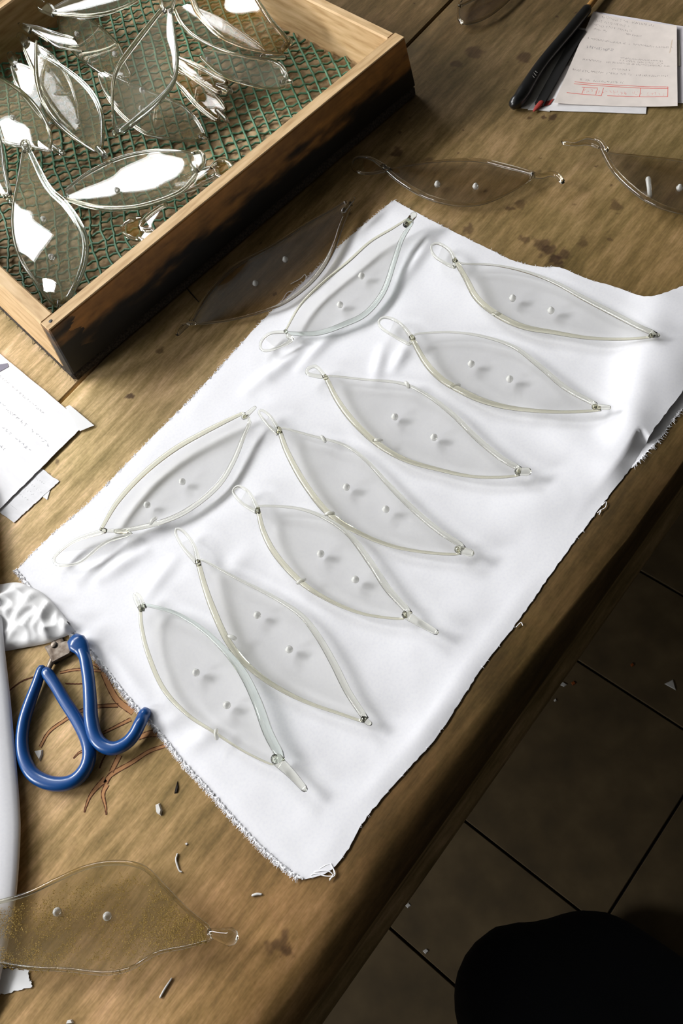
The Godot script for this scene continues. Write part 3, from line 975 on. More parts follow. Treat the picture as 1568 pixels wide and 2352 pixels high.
func _leaves() -> void:
	var s := Shape.new()
	for v in [Vector3(1, 0, 0), Vector3(-0.3, 0, 0.8), Vector3(-0.8, 0, -0.5), Vector3(0, 0.25, 0), Vector3(0, -0.25, 0)]:
		s.v.append(v)
	for i in 3:
		s.tri(i, (i + 1) % 3, 3)
		s.tri((i + 1) % 3, i, 4)
	var fm := mesh(s, true)
	fm.surface_set_material(0, M.gold_flake)
	M.flake = fm
	var on_cloth := "glass leaves laid out on the white cloth"
	var on_bench := "glass leaves lying on the bare bench"
	var in_crate := "glass leaves piled in the crate"
	glass_leaf("glass leaf at the cloth's upper corner, tip pointing up, paddle loop at its foot", on_cloth,
		[228.6, 8.2, -364.4, 253.1, 8.2, -370.2, 277.4, 8.4, -368.7, 303.5, 8.9, -364.1, 326.5, 9.6, -360.9, 344.3, 10.5, -353.5, 357.4, 11.8, -347.5, 350.6, 13.2, -344.5], [228.6, 8.2, -364.4, 228.5, 7, -362.5, 240.6, 6.2, -343.1, 256.9, 5.9, -331.4, 272.8, 6, -323.5, 294.9, 6.5, -324.3, 321.4, 7.5, -334.4, 340.1, 9, -341.4, 358.3, 10.9, -344.1, 350.6, 13.2, -344.5],
		[228.5, 8.2, -363, 220.9, 8.2, -373, 212, 8.2, -374, 206.5, 8.2, -368.7, 210.6, 8.2, -361.8, 224.2, 8.2, -354.9, 226.4, 8.2, -359.7], [349.1, 15.2, -343.1, 359.6, 15.2, -343.6], [298.7, 6.2, -348.2, 269.8, 6.2, -346], [], 1.2, 2.2, 1.1, [2.4, 2.6], "even")
	glass_leaf("topmost long glass leaf on the cloth, nearly level, beside the raised corner fold", on_cloth,
		[342.2, 10.2, -293.4, 332.7, 9.3, -277.1, 322.3, 8.7, -260.3, 317.7, 8.3, -240.5, 317.9, 8.2, -219.2, 324.1, 8.3, -198.9, 331.5, 8.6, -176.6, 341.5, 9.2, -156.7, 351.6, 10.1, -141.7, 351.5, 11.2, -142.2], [342.9, 9.2, -294, 343.9, 8.6, -286.6, 353.1, 8.3, -268.7, 359.1, 8.1, -246.8, 361.1, 8.1, -222.9, 358.8, 8.3, -197.1, 356.9, 8.8, -172.5, 355.2, 9.4, -152, 354.7, 10.2, -141.1, 351.5, 11.2, -142.2],
		[341.5, 10.2, -292.9, 348, 10.2, -302.6, 349.4, 10.2, -314, 344.5, 10.2, -316.8, 337.9, 10.2, -308, 336.4, 10.2, -291.2, 339.3, 10.2, -292.3], [351.5, 11.2, -142.2, 354, 11.2, -138.6], [336.1, 6.2, -239.7, 340.1, 6.2, -211], [317.7, 8.2, -240.6], 2.0, 1.7, 1.1, [1.6, 1.4], "")
	glass_leaf("second glass leaf below the topmost one on the cloth, twisted loop at its upper end", on_cloth,
		[270.2, 10.2, -279, 259, 9.3, -259.3, 253.6, 8.7, -242.5, 252.7, 8.3, -227.4, 253.9, 8.2, -207, 259.5, 8.3, -186.8, 270.3, 8.6, -164, 280.3, 9.2, -147.8, 287.5, 10.1, -138.2, 285.7, 11.2, -143.4], [270.8, 9.2, -279.6, 276.5, 8.6, -277.5, 289.8, 8.2, -257.7, 297.5, 8.1, -237.4, 300.6, 8.2, -214.6, 295.8, 8.6, -190.6, 289.6, 9.2, -166.6, 288.1, 10.1, -144.8, 285.7, 11.2, -143.4],
		[269.8, 10.2, -277.6, 276.1, 10.2, -294, 275, 10.2, -305.8, 270, 10.2, -308.3, 266, 10.2, -302.8, 264.7, 10.2, -289.2, 264.9, 10.2, -277, 267.6, 10.2, -278], [285.7, 11.2, -143.4, 289.7, 11.2, -135.8], [275.3, 6.2, -232.2, 278.3, 6.2, -203], [254.2, 8.2, -229.9], 2.0, 1.6, 1.1, [2.0, 1.6], "")
	glass_leaf("glass leaf with peach tinted lower rim and blob ends, third down the cloth's right row", on_cloth,
		[212.3, 9.2, -311.3, 201.8, 8.4, -292, 194.1, 7.8, -270.3, 189.6, 7.4, -246, 190.1, 7.2, -224.5, 195.4, 7.2, -203.6, 203, 7.4, -181.6, 212.7, 7.8, -165, 220.6, 8.4, -155.6, 221.4, 9.2, -157.7], [212.3, 9.2, -311.3, 214.8, 8.8, -309.8, 224.5, 8.5, -288.6, 236.3, 8.3, -263.2, 238, 8.2, -242.1, 234.6, 8.2, -217.9, 228.5, 8.3, -196.1, 223.9, 8.5, -172.6, 223.6, 8.8, -157.6, 221.4, 9.2, -157.7],
		[211.3, 10.2, -310.2, 215.1, 10.2, -321.8, 211.1, 10.2, -326.3, 207.3, 10.2, -323.9, 209.2, 10.2, -316.5, 210.5, 10.2, -313.6], [221.4, 9.2, -157.7, 224.3, 9.2, -153.2], [213.4, 6.2, -251.2, 214.6, 6.2, -219.2], [191.6, 8.2, -248.2, 237.6, 8.2, -258.5], 1.9, 1.7, 1.4, [2.6, 2.9], "")
	glass_leaf("large glass leaf at the cloth's centre, its loop nearly meeting another leaf's tip", on_cloth,
		[161.2, 10.2, -311.5, 150.4, 9, -294.5, 138.8, 8.1, -269.1, 131, 7.5, -241.8, 131.6, 7.2, -215, 136.9, 7.2, -190.9, 147.1, 7.6, -168.1, 155.4, 8.2, -154.9, 156.6, 9.2, -157.6], [161.5, 9.2, -312.2, 163.9, 8.8, -309.5, 170.4, 8.5, -287.8, 176.5, 8.3, -265.6, 175.3, 8.2, -245.8, 169.3, 8.2, -222.8, 163.5, 8.3, -197.1, 160.3, 8.5, -174.3, 159.9, 8.8, -156.1, 156.6, 9.2, -157.6],
		[159.6, 10.2, -309.4, 165.5, 10.2, -323.2, 166.2, 10.2, -332.2, 163.1, 10.2, -331.9, 159.3, 10.2, -319.8, 157.6, 10.2, -310, 159.4, 10.2, -310.8], [156.6, 9.2, -157.6, 158.8, 9.2, -150.1], [152.9, 6.2, -245.1, 154.3, 6.2, -212.9], [131.1, 8.2, -241, 172.5, 8.2, -280.9], 1.9, 1.7, 1.1, [2.6, 2.5], "")
	glass_leaf("glass leaf just below the large central one, long clear rod at its lower tip", on_cloth,
		[106.2, 10.2, -282.5, 96.2, 9, -268.9, 88.5, 8.1, -250.9, 84, 7.5, -226.7, 84.7, 7.2, -205.6, 89, 7.2, -184.5, 95.5, 7.6, -169.2, 101.6, 8.2, -158.8, 104.4, 9.2, -158.4], [106.4, 9.2, -283.1, 109.8, 8.7, -283.1, 121.8, 8.3, -262.4, 126.7, 8.2, -243.7, 126.6, 8.2, -221.6, 119.1, 8.4, -197.7, 111.4, 8.8, -177.9, 106.6, 9.4, -158.1, 104.2, 10.2, -158.1],
		[106.2, 10.2, -282.5, 112.2, 10.2, -295.8, 111.8, 10.2, -305.3, 106.5, 10.2, -305.7, 103.6, 10.2, -294.6, 104.4, 10.2, -281.7, 105.3, 10.2, -282.1], [104.4, 9.2, -158.4, 105, 9.2, -149.1, 106, 9.2, -137.3], [106.3, 6.2, -228.8, 105.1, 6.2, -199], [84.4, 8.2, -226.1], 1.7, 2.0, 1.1, [2.8, 1.8], "")
	glass_leaf("glass leaf with two white window glints near its pointed lower tip, on the cloth", on_cloth,
		[54.8, 11.2, -289.8, 45.3, 9.9, -275.3, 36.8, 8.8, -260, 28.1, 8, -240.7, 23.6, 7.4, -221.7, 23.5, 7.1, -199.9, 27.7, 7, -175.5, 34.5, 7.1, -154.1, 39.3, 7.5, -139.5, 40.2, 8.2, -140.5], [55.1, 9.2, -291, 58.1, 8.9, -289.5, 61.5, 8.6, -263.3, 65.7, 8.4, -236.6, 67.1, 8.3, -212.1, 62.8, 8.2, -194.2, 55.7, 8.1, -176.2, 47, 8.1, -157.4, 41, 8.1, -139.5, 40.2, 8.2, -140.5],
		[54.1, 11.2, -288.7, 61.7, 11.2, -300, 65.2, 11.2, -312.1, 64.3, 11.2, -319.2, 60.7, 11.2, -316.6, 56.5, 11.2, -304.9, 54.4, 11.2, -291.4, 54.6, 11.2, -290.6], [40.2, 8.2, -140.5, 40.4, 8.2, -136.1], [51.1, 6.2, -235.3, 46.3, 6.2, -204.3], [30.7, 8.2, -238.4], 1.9, 1.9, 1.1, [1.9, 1.5], "")
	glass_leaf("lowest glass leaf on the cloth, broad green tinted rim running to a rod tip", on_cloth,
		[10.1, 11.2, -300.7, 0.7, 9.8, -290.6, -9, 8.7, -275.4, -18.9, 7.8, -252, -21.2, 7.2, -228.8, -19, 6.8, -208.7, -16.2, 6.7, -186, -11.3, 6.8, -166.7, -7.9, 7.2, -167.4], [10.2, 10.2, -301.3, 13.3, 9.4, -299.4, 20.7, 8.8, -280.4, 23.4, 8.4, -259.3, 22.3, 8.2, -239, 18.5, 8.2, -218.6, 10.2, 8.4, -198.4, 0.7, 8.8, -181, -5.8, 9.4, -164.8, -7.9, 10.2, -166.4],
		[8.8, 11.2, -298.5, 11.8, 11.2, -306.6, 14.2, 11.2, -309.9, 14.9, 11.2, -306.3, 11.1, 11.2, -298.3, 10.6, 11.2, -299.5], [-7.9, 9.2, -166.8, -8.7, 9.2, -154.6, -10.3, 9.2, -143], [0.8, 6.2, -242.7, -2.4, 6.2, -213], [-18.8, 8.2, -205.7], 1.3, 2.6, 1.4, [3.4, 1.9], "")
	glass_leaf("glass leaf along the outer long edge of the cloth with a large flat teardrop paddle", on_cloth,
		[33.6, 9.2, -365.7, 55.4, 9, -371.3, 81.9, 9, -371.2, 108.1, 9.1, -365.7, 130.7, 9.4, -356.2, 152, 9.8, -345.4, 157.3, 10.4, -341.5, 154.7, 11.2, -338.7], [33.6, 9.2, -365.7, 34.8, 7.9, -363.2, 45.9, 7, -349.2, 64.7, 6.5, -333.2, 82.3, 6.3, -324.6, 104.8, 6.6, -320.3, 124.5, 7.2, -323.5, 144.1, 8.1, -330.5, 155.4, 9.5, -334.2, 154.7, 11.2, -338.7],
		[34.4, 8.2, -363.5, 17.9, 8.2, -375.8, 3.6, 8.2, -379.7, -2.2, 8.2, -377.9, -1.5, 8.2, -370.7, 8.6, 8.2, -361, 28, 8.2, -356.8, 43.9, 8.2, -346.4, 38.8, 8.2, -356.4], [153.4, 15.2, -336, 163.5, 15.2, -334.5], [65.9, 6.2, -353.1, 93.2, 6.2, -344.7], [59.6, 8.2, -339.4], 2.0, 1.9, 1.1, [2.0, 1.2], "even")
	glass_leaf("amber tinted glass leaf lying on bare wood in the shade beside the crate", on_bench,
		[198.2, 6.8, -436.4, 226.3, 6.8, -443, 256.4, 7, -442, 288.6, 7.5, -428.1, 316.1, 8.2, -419.1, 337.7, 9.1, -409.5, 349.8, 10.4, -403.3, 339.7, 11.8, -398], [198.2, 6.8, -436.4, 198.2, 5.6, -433.3, 214.2, 4.8, -413.6, 234.5, 4.5, -395.4, 252.7, 4.6, -384.2, 278.8, 5.1, -379.7, 305, 6.1, -383.5, 332.5, 7.6, -394.5, 350.8, 9.5, -399.5, 339.7, 11.8, -398],
		[198, 7.8, -431.9, 192, 7.8, -439.7, 185.3, 7.8, -438.9, 183.3, 7.8, -436, 191, 7.8, -435.7, 194.4, 7.8, -435.6], [336.9, 15.8, -394.7, 350.8, 15.8, -395.4], [252.6, 4.8, -417.3, 282.1, 4.8, -411.3], [], 1.8, 1.9, 1.3, [2.2, 1.4], "amber flat")
	glass_leaf("clear glass leaf alone on the bare bench above the cloth, curled hook at one end", on_bench,
		[393.5, 9.8, -401.2, 388.2, 8.3, -379, 385.8, 7.4, -351.8, 390.5, 6.9, -326.5, 400.8, 6.9, -309.7, 418.6, 7.4, -298.3, 437.9, 8.3, -291, 438.8, 9.8, -291.6], [395.9, 6.8, -403.7, 397.9, 6, -397.4, 412.4, 5.6, -380.4, 426.5, 5.6, -360.8, 436.8, 6.1, -339, 440.2, 6.9, -316.9, 441.8, 8.1, -293.7, 438.8, 9.8, -291.6],
		[393.7, 9.8, -398.7, 396.3, 9.8, -415.9, 392.2, 9.8, -426.3, 384.8, 9.8, -425.9, 379.4, 9.8, -417.5, 382.9, 9.8, -405.4, 393, 9.8, -393.8, 393.3, 9.8, -397.5], [437.9, 10.8, -291.1, 440.5, 10.8, -284, 444.8, 10.8, -280.4, 445.9, 10.8, -274.3, 442.3, 10.8, -267.8], [401.7, 4.8, -353.8, 413.8, 4.8, -326.2], [], 2.0, 1.6, 1.1, [2.0, 2.0], "amber")
	glass_leaf("glass leaf with an upright rod on its rim, cut off by the photo edge", on_bench,
		[483.7, 10.8, -260.1, 470.2, 9.5, -241.5, 461.6, 8.6, -222, 456.3, 8, -201.4, 458, 7.7, -179.3, 467.6, 7.7, -157.6, 484.3, 8.1, -144.3, 491.8, 8.8, -147.8], [486.7, 7.8, -261.7, 487.5, 6.6, -253.9, 494.7, 5.9, -234.2, 503.9, 5.8, -205, 506.5, 6.2, -178.6, 500.4, 7.2, -151, 491.8, 8.8, -147.8],
		[483.4, 11.8, -256.3, 489.6, 11.8, -266.4, 487.7, 11.8, -276.4, 480.6, 11.8, -281.4, 478.4, 11.8, -289.1, 475.4, 11.8, -287.9, 477.9, 11.8, -279.7, 482.6, 11.8, -272.1, 483.2, 11.8, -262.8], [491.8, 8.8, -147.8, 491.8, 8.8, -138.9], [480.1, 4.8, -194], [464.8, 6.8, -209.6], 2.0, 1.3, 1.3, [2.0, 1.6], "amber rod")
	glass_leaf("gold flecked glass leaf with a round knob tip, nearest the lower corner of the bench", on_bench,
		[-186.2, 14.8, -261.7, -154.3, 15, -234.3, -133.6, 15, -222.5, -117.6, 15, -213.1, -104.9, 14.9, -200.5, -97.3, 14.7, -186.6, -97, 14.4, -169.3, -97.1, 13.9, -152.3, -95.6, 13.4, -137.3, -96.9, 12.8, -135], [-199.2, 14.8, -245.2, -175.7, 14.1, -206.1, -160.7, 13.6, -185.8, -147.9, 13.1, -167.4, -137.1, 12.8, -157.8, -122.8, 12.6, -151.6, -109.9, 12.6, -140.6, -98.5, 12.6, -132.3, -96.9, 12.8, -135],
		[], [-96.9, 12.8, -135, -94.5, 12.8, -130, -91.8, 12.8, -125.4], [-145, 4.8, -210.9, -128.3, 4.8, -186.6], [], 1.4, 1.2, 1.1, [2.2, 4.6], "gold even")
	glass_leaf("faint clear glass leaf lying behind the crate at the top edge of the bench", on_bench,
		[586.2, 6.8, -464.2, 575.5, 6.3, -458.4, 566.5, 6, -448.3, 572.2, 5.8, -438.5, 587.7, 5.8, -431.2, 613.5, 6, -428.5, 643.2, 6.3, -432.7, 583.2, 6.8, -462.1], [588.4, 6.8, -464.8, 602.8, 6.8, -467.1, 621.6, 6.8, -468.6, 644.3, 6.8, -460.9, 645.3, 6.8, -435, 583.2, 6.8, -462.1],
		[], [583.2, 6.8, -462.1, 587.8, 6.8, -466.3], [605.5, 4.8, -452.8], [], 1.4, 1.2, 1.1, [1.6, 1.2], "amber")
	glass_leaf("pale glass leaf low in the pile under the tall leaf, pegs showing through", in_crate,
		[398.3, 26, -807.6, 378.7, 26.2, -780.2, 365.4, 26.2, -749.1, 358, 25.8, -715.9, 355.1, 25, -685.5, 360.5, 24, -676.7], [402.5, 28, -798.5, 405.5, 27.3, -769.3, 398.3, 26.7, -733, 388.6, 26, -704.7, 374.3, 25.3, -681.2, 365.9, 24.7, -666.9, 360.5, 24, -676.7],
		[], [360.5, 24, -676.7, 355.8, 24, -657], [384.8, 27, -763.2, 380.5, 27, -703.6], [], 1.6, 1.6, 1.1, [2.2, 1.5], "gold even")
	glass_leaf("glass leaf half hidden at the bottom of the pile behind the upright leaf", in_crate,
		[347.1, 34, -686.2, 336, 30.3, -667.9, 323.4, 27, -633.4, 319.5, 24, -597.2, 330.4, 21.3, -565.7, 339.5, 19, -554.2, 343.7, 17, -559.1], [350.4, 36, -679.4, 354.3, 30.6, -634.1, 359.2, 26, -602.2, 357, 22.2, -580.1, 345.9, 19.2, -555.9, 343.7, 17, -559.1],
		[], [342.2, 19, -556.8, 343.5, 19, -549.6], [338, 21, -623.3], [], 1.6, 1.6, 1.1, [2.2, 1.6], "gold even")
	glass_leaf("amber glass leaf whose tapered tip pokes out below the fan of two fingers", in_crate,
		[382.5, 26, -630.6, 375.7, 23.8, -608.2, 366.7, 22, -581.3, 362.2, 20.8, -553.6, 372.1, 20, -563.2], [387.4, 28, -623, 388.6, 25.8, -600.3, 383.7, 24, -577.5, 375.1, 22.8, -555.2, 370.6, 22, -560.8],
		[], [371.3, 21, -562, 366.3, 21, -545.8], [], [], 2.0, 2.0, 1.1, [3.0, 2.4], "amber even")
	glass_leaf("amber glass leaf ending in a thick rounded finger, upper one of the fan", in_crate,
		[392.2, 32, -634, 387.2, 31, -610.1, 383.6, 30, -585.4, 382.2, 29, -565.9, 389.2, 28, -575.5], [396.9, 34, -633.6, 396.6, 33, -607.1, 395, 32, -584.4, 393.5, 31, -567.5, 387.5, 30, -573],
		[], [389.2, 28, -575.5, 389.5, 28, -562], [], [], 2.2, 2.2, 1.1, [3.6, 3.4], "amber even")
	glass_leaf("slim clear glass leaf lying level under the big amber leaf, tip out over green netting", in_crate,
		[405.5, 34, -608.6, 401.3, 30.1, -585.8, 403.1, 27.1, -557, 409.9, 25.1, -533, 418.3, 24.1, -522.9, 421.8, 24, -529.6], [412, 38, -608.4, 422.3, 34.8, -571.2, 431.2, 32, -544.1, 425, 29.8, -525.3, 418.3, 28, -525.1],
		[], [420.1, 26, -527.3, 423.8, 26, -520.5], [406.1, 34, -600.4], [], 2.2, 1.7, 1.1, [2.6, 2.0], "")
	glass_leaf("clear glass leaf under the big amber one, only its far edges showing", in_crate,
		[449, 30, -687.8, 434.8, 29, -662.8, 428, 28.2, -636.6, 427.1, 27.8, -599.9, 431.5, 27.8, -566.5, 435.1, 28, -564.4], [459, 30, -679.8, 458.1, 28.8, -639.2, 450.7, 28, -599.6, 441.4, 27.8, -564.8, 435.1, 28, -564.4],
		[], [435.1, 28, -564.4, 443.4, 28, -543.3], [], [], 1.6, 1.6, 1.1, [2.2, 1.8], "")
	glass_leaf("big amber glass leaf slanting across the far end of the pile, knobbed lower tip", in_crate,
		[462, 62, -675, 439.7, 58.4, -641.3, 428.6, 54.4, -622.8, 419.9, 50, -594.1, 422.2, 45.1, -567, 433.3, 39.8, -538, 445.6, 34, -545.7], [483, 68, -628.5, 456.5, 62.9, -575.3, 447.3, 57.1, -554.2, 444.6, 50.7, -541.6, 444.2, 43.7, -535.2, 443.7, 36, -543.3],
		[], [440.8, 39, -539.8, 449.8, 39, -541.1], [], [], 2.2, 2.0, 1.1, [2.6, 3.6], "amber gold")
	glass_leaf("glass leaf across the pile's far end, loop pointing to the back board", in_crate,
		[381, 44, -782.3, 386.6, 44, -762.5, 393.9, 44, -741.9, 407.1, 44, -724.7, 427.9, 44, -712.8, 448.7, 44, -715.7, 451.5, 44, -722.2], [387.1, 46, -784.3, 405.9, 47.3, -774.8, 426.2, 47.9, -764.3, 444.1, 47.9, -745.3, 451.8, 47.3, -719.9, 449.6, 46, -719],
		[383.4, 44, -779.7, 389.6, 44, -797.3, 390.1, 44, -807.9, 384.7, 44, -809.2, 379, 44, -800, 378.6, 44, -778.3], [451.5, 44, -722.2, 461.8, 44, -716.8], [], [], 1.9, 1.5, 1.4, [2.2, 1.5], "")
	glass_leaf("glass leaf with small white notched glints near the back board of the crate", in_crate,
		[361.5, 36, -799.9, 361, 33.1, -781.5, 359, 31.1, -757.8, 365.9, 30, -730.9], [361.9, 38, -810.9, 367.7, 35.3, -794.1, 370.6, 32.7, -776.1, 374.6, 30, -753.2],
		[360.7, 37, -798.2, 361.4, 37, -809.2, 360.9, 37, -816.8, 358.6, 37, -809.3, 356.7, 37, -794.9], [], [], [], 1.7, 1.7, 1.3, [2.2, 1.5], "")
	glass_leaf("glass leaf lying under the gleaming one, its loop towards the crate's back board", in_crate,
		[346.8, 30, -801.5, 330.3, 28, -770.5, 310.1, 26, -729.4, 294.9, 24, -688.6, 292.1, 22, -668.6], [352.4, 30, -801.1, 351.2, 28, -767.8, 338.7, 26, -729.4, 319.8, 24, -694.4, 298.3, 22, -668.1],
		[345.5, 31, -795, 348.9, 31, -805.8, 352.2, 31, -813.8, 356.9, 31, -812.4, 354.6, 31, -798.8], [], [335.2, 26, -751.4], [], 1.6, 1.6, 1.4, [2.2, 1.5], "gold even")
	glass_leaf("glass leaf under two others near the back board with a rounded loop end", in_crate,
		[322.5, 26, -794.2, 306.3, 23.1, -766.8, 294, 21.1, -731, 285.5, 20, -699.9], [328.8, 26, -794.8, 329.2, 23.1, -766.6, 316.3, 21.1, -730.6, 297.4, 20, -700.7],
		[322.9, 27, -787, 325.7, 27, -798.5, 331.5, 27, -808.1, 334.8, 27, -805.1, 329.7, 27, -789.6], [], [], [], 1.5, 1.5, 1.4, [2.2, 1.5], "gold even")
	glass_leaf("gleaming glass leaf with a broad white window reflection and a dark peg", in_crate,
		[349.5, 38, -775.8, 333.9, 35.3, -760.7, 312.9, 33.3, -735.7, 292.5, 32, -700.8, 281.8, 31.3, -662.5, 277.6, 31.3, -619.2, 281.1, 32, -617.3], [331.7, 47, -746.2, 330.6, 46, -717.9, 326, 44.7, -683.1, 317.6, 43, -654.4, 302.9, 41, -629.2, 277.8, 38.7, -604.7, 278.7, 36, -612],
		[], [278.1, 37, -610.7, 274.5, 37, -597.8], [294, 41, -657.4], [], 2.2, 2.2, 1.1, [2.6, 2.6], "gold even")
	glass_leaf("tall clear glass leaf highest on the pile, between the gleaming and amber leaves", in_crate,
		[403.2, 72, -637.1, 372, 66.2, -637.7, 341.4, 60.2, -636.7, 324.1, 54, -629.4, 305.6, 47.6, -613.6, 298.7, 40.9, -609.5, 306, 34, -617.7], [406.9, 72, -628.2, 384, 65.1, -604.1, 367.8, 58.4, -590.2, 351.5, 52, -585.1, 327.2, 45.8, -591.3, 300.9, 39.8, -603.1, 306, 34, -617.7],
		[402.8, 72, -632.3, 410.1, 72, -644, 418.7, 72, -650.2, 423, 72, -645.7, 419.3, 72, -636.6, 405, 72, -626.9], [306.6, 33, -619, 300.7, 33, -614.5], [337.7, 56, -607.8], [], 2.0, 2.4, 1.6, [2.4, 3.2], "")
	glass_leaf("amber glass leaf cut off by the photo edge, white streak along its rim, in crate", in_crate,
		[296.1, 50, -797.8, 290.1, 50.1, -750.4, 286.3, 49.8, -714.3, 278.9, 49, -684.1, 268.2, 47.8, -658.5, 259.7, 46.1, -645.5, 256.1, 44, -644.3], [253.9, 40, -762.1, 244.1, 37.8, -719.2, 243.4, 36.4, -694.2, 250.4, 35.8, -672, 256.5, 36, -649.8, 260, 37, -654.2],
		[], [259.5, 38, -652.7, 258.1, 38, -634.7], [264.8, 44, -709.1], [], 2.0, 2.0, 1.1, [3.0, 2.6], "gold even")
	glass_leaf("slender glass leaf at the photo edge, only its tip showing, in the crate", in_crate,
		[259.9, 40, -749.5, 232.5, 39.2, -709, 210.5, 38, -675.4, 197.9, 36.2, -647.7, 201.5, 34, -649.8], [266.6, 42, -742.6, 237.2, 41.5, -693.6, 218, 40, -667.1, 202.4, 37.5, -643.5, 201.5, 34, -649.8],
		[], [202, 33, -651.2, 197.3, 33, -639], [], [], 1.8, 1.8, 1.1, [2.4, 2.4], "")
	glass_leaf("large glass leaf nearest the crate corner, sharp white reflection and thick green rim", in_crate,
		[243.2, 38, -672.8, 222.2, 37.6, -653.4, 192.6, 36.4, -628.2, 172.6, 34.3, -605.3, 159.7, 31.5, -582.2, 151.6, 27.8, -556.2, 145.6, 23.3, -532.7, 152.3, 18, -536.6], [242.7, 46, -657.1, 219.9, 46.6, -604.9, 214.1, 46.2, -576.3, 204.5, 45.1, -548.2, 194.3, 43, -532.3, 178.9, 40.1, -520.8, 162.2, 36.2, -515.9, 150.6, 31.6, -517, 149.8, 26, -527.7],
		[240.8, 42, -664.2, 245.5, 42, -673.2, 249.2, 42, -675.1, 250.3, 42, -670.4, 244.1, 42, -662], [149.5, 27, -526.6, 146.1, 27, -524], [197.3, 36, -591, 174.6, 36, -558.7], [], 1.6, 3.0, 1.6, [2.0, 1.6], "gold even")
	glass_leaf("amber glass leaf beneath the level one, its curled end against the crate rim", in_crate,
		[278.3, 26, -528.2, 285.4, 27.1, -514.1, 297.6, 29.1, -504.5, 307.3, 32, -497.4], [291.9, 26, -531.1, 304.4, 27.1, -522.1, 311.9, 29.1, -513, 314.7, 32, -501.8],
		[306, 33, -497.7, 307, 33, -489.4, 314.2, 33, -487.7, 320.8, 33, -495.7, 320.7, 33, -504.4, 315.8, 33, -507.8, 310.7, 33, -507.1], [], [], [], 1.8, 1.8, 2.0, [2.2, 1.5], "amber even")
	glass_leaf("level glass leaf along the crate rim, jagged white reflections, thick green lower rim", in_crate,
		[229.5, 23, -611.9, 234.7, 26.1, -574.5, 247.4, 29.3, -542.5, 263.9, 32.7, -520.7, 278.8, 36.3, -508.1, 294.3, 40, -506.1], [235.5, 26, -615.1, 256.9, 29, -607.6, 280.4, 32.2, -591, 296.7, 35.8, -567.4, 305.3, 39.8, -542.2, 308.2, 44, -519.4],
		[301.7, 37, -519.7, 299.4, 37, -511.5, 309.4, 37, -512.9, 316.4, 37, -522.6, 313.6, 37, -528.1], [], [256.4, 34, -569.2], [], 2.6, 1.8, 2.0, [2.2, 1.5], "gold even")
	glass_leaf("broken amber glass leaf end with a twisted clear curl leaning on the crate's front board", in_crate,
		[226.9, 24, -534.1, 226.1, 26, -520, 227.4, 28, -509.9], [231.5, 24, -541, 238.6, 28, -534.2, 242.7, 32, -522.9],
		[225.3, 34, -507.6, 224.9, 34, -499.1, 230.6, 34, -495.9, 236.5, 34, -501.8, 233.6, 34, -509, 234.5, 34, -515, 243.6, 34, -517, 254.9, 34, -515.1, 261.5, 34, -512.5], [], [], [], 1.8, 2.0, 2.2, [2.2, 1.5], "amber even")

# ---------------------------------------------------------------- shears
func _shears() -> void:
	var t := thing("shears", "large shears with dark blue dipped handles, blades tucked under cloth and paper", "shears")
	for k in [[-58.9, 5, -329.3, -67.4, 5, -324.6, -78.3, 5, -319.2, -88.5, 5, -313.2, -97.8, 5, -304.6, -103.7, 5, -295, -106.1, 5, -284.1, -104, 5, -273.7, -98.9, 5, -264.8, -91.9, 5, -259.4, -83.3, 5, -258.9, -75.7, 5, -263.3, -70.3, 5, -272.1, -66.2, 5, -285.8, -63.3, 5, -300.1, -60.1, 5, -313.2, -58.1, 5, -324.8],
		[-32.3, 7, -317.8, -36, 7, -309.1, -43.9, 7, -297, -52.8, 7, -285.8, -59.9, 7, -277.3, -65.7, 7, -267.4, -66.6, 7, -259.1, -63.5, 7, -251.9, -56.6, 7, -247.9, -49.6, 7, -247.6, -43.2, 7, -249.4, -39.4, 4, -252.2, -37, 3, -253.3]]:
		var s := Shape.new()
		var p := smooth(pts(k), 70)
		tube(s, p, radii(70, [3.2, 3.9, 4.0, 4.3, 4.5, 4.3, 4.1, 3.9, 3.8]), 14, 0.9)
		var g := obj("grip", mesh(s), M.blue_grip, t)
		g.set_meta("label", "dark blue dipped finger loop")
	var col := Shape.new()
	tube(col, smooth(pts([-32.3, 7, -321.3, -32.8, 7, -316.4, -35.3, 7, -310.2]), 10), radii(10, [6.4, 5.8, 4.6, 3.9]), 14, 0.6)
	obj("grip_collar", mesh(col), M.blue_grip, t)
	# blade shanks and pivot
	var sh := Shape.new()
	var q := pts([-47.4, 5, -340.1, -31, 5, -326, -39.9, 5, -321.5, -51.3, 5, -326.6])
	var c := []
	for z in [[0, 3], [1, 2]]:
		pass
	for dy in [-0.0035, 0.0]:
		for i in [3, 2, 0, 1]:
			c.append(q[i] + Vector3.UP * dy)
	block(sh, [c[0], c[1], c[4], c[5], c[2], c[3], c[6], c[7]], 0.0006)
	obj("pivot_plate", mesh(sh, true), M.worn_steel, t)
	var bl := Shape.new()
	tube(bl, smooth(pts([-40.1, 1.2, -334.9, -37.4, 0.7, -344.7, -34, 0.6, -354.1, -31, 0.6, -363.1]), 14), radii(14, [4.0, 3.5, 2.6, 0.6]), 10, 0.15)
	obj("blade", mesh(bl), M.worn_steel, t)
	var tg := Shape.new()
	tube(tg, smooth(pts([-49.2, 3, -329.6, -52.8, 3, -328.3, -58.7, 3, -326.1]), 10), radii(10, [2.6, 2.2, 2.0]), 8, 0.6)
	obj("tang", mesh(tg), M.worn_steel, t)
	var tg2 := Shape.new()
	tube(tg2, smooth(pts([-49.8, 2, -327, -43, 2, -326.5, -34.5, 2, -322.6]), 10), radii(10, [2.0, 2.6, 3.0]), 8, 0.6)
	obj("tang", mesh(tg2), M.dark_steel, t)
	obj("pivot_screw", _disc(0.0022, 0.0012, pts([-42.5, 5, -334.7])[0]), M.worn_steel, t)

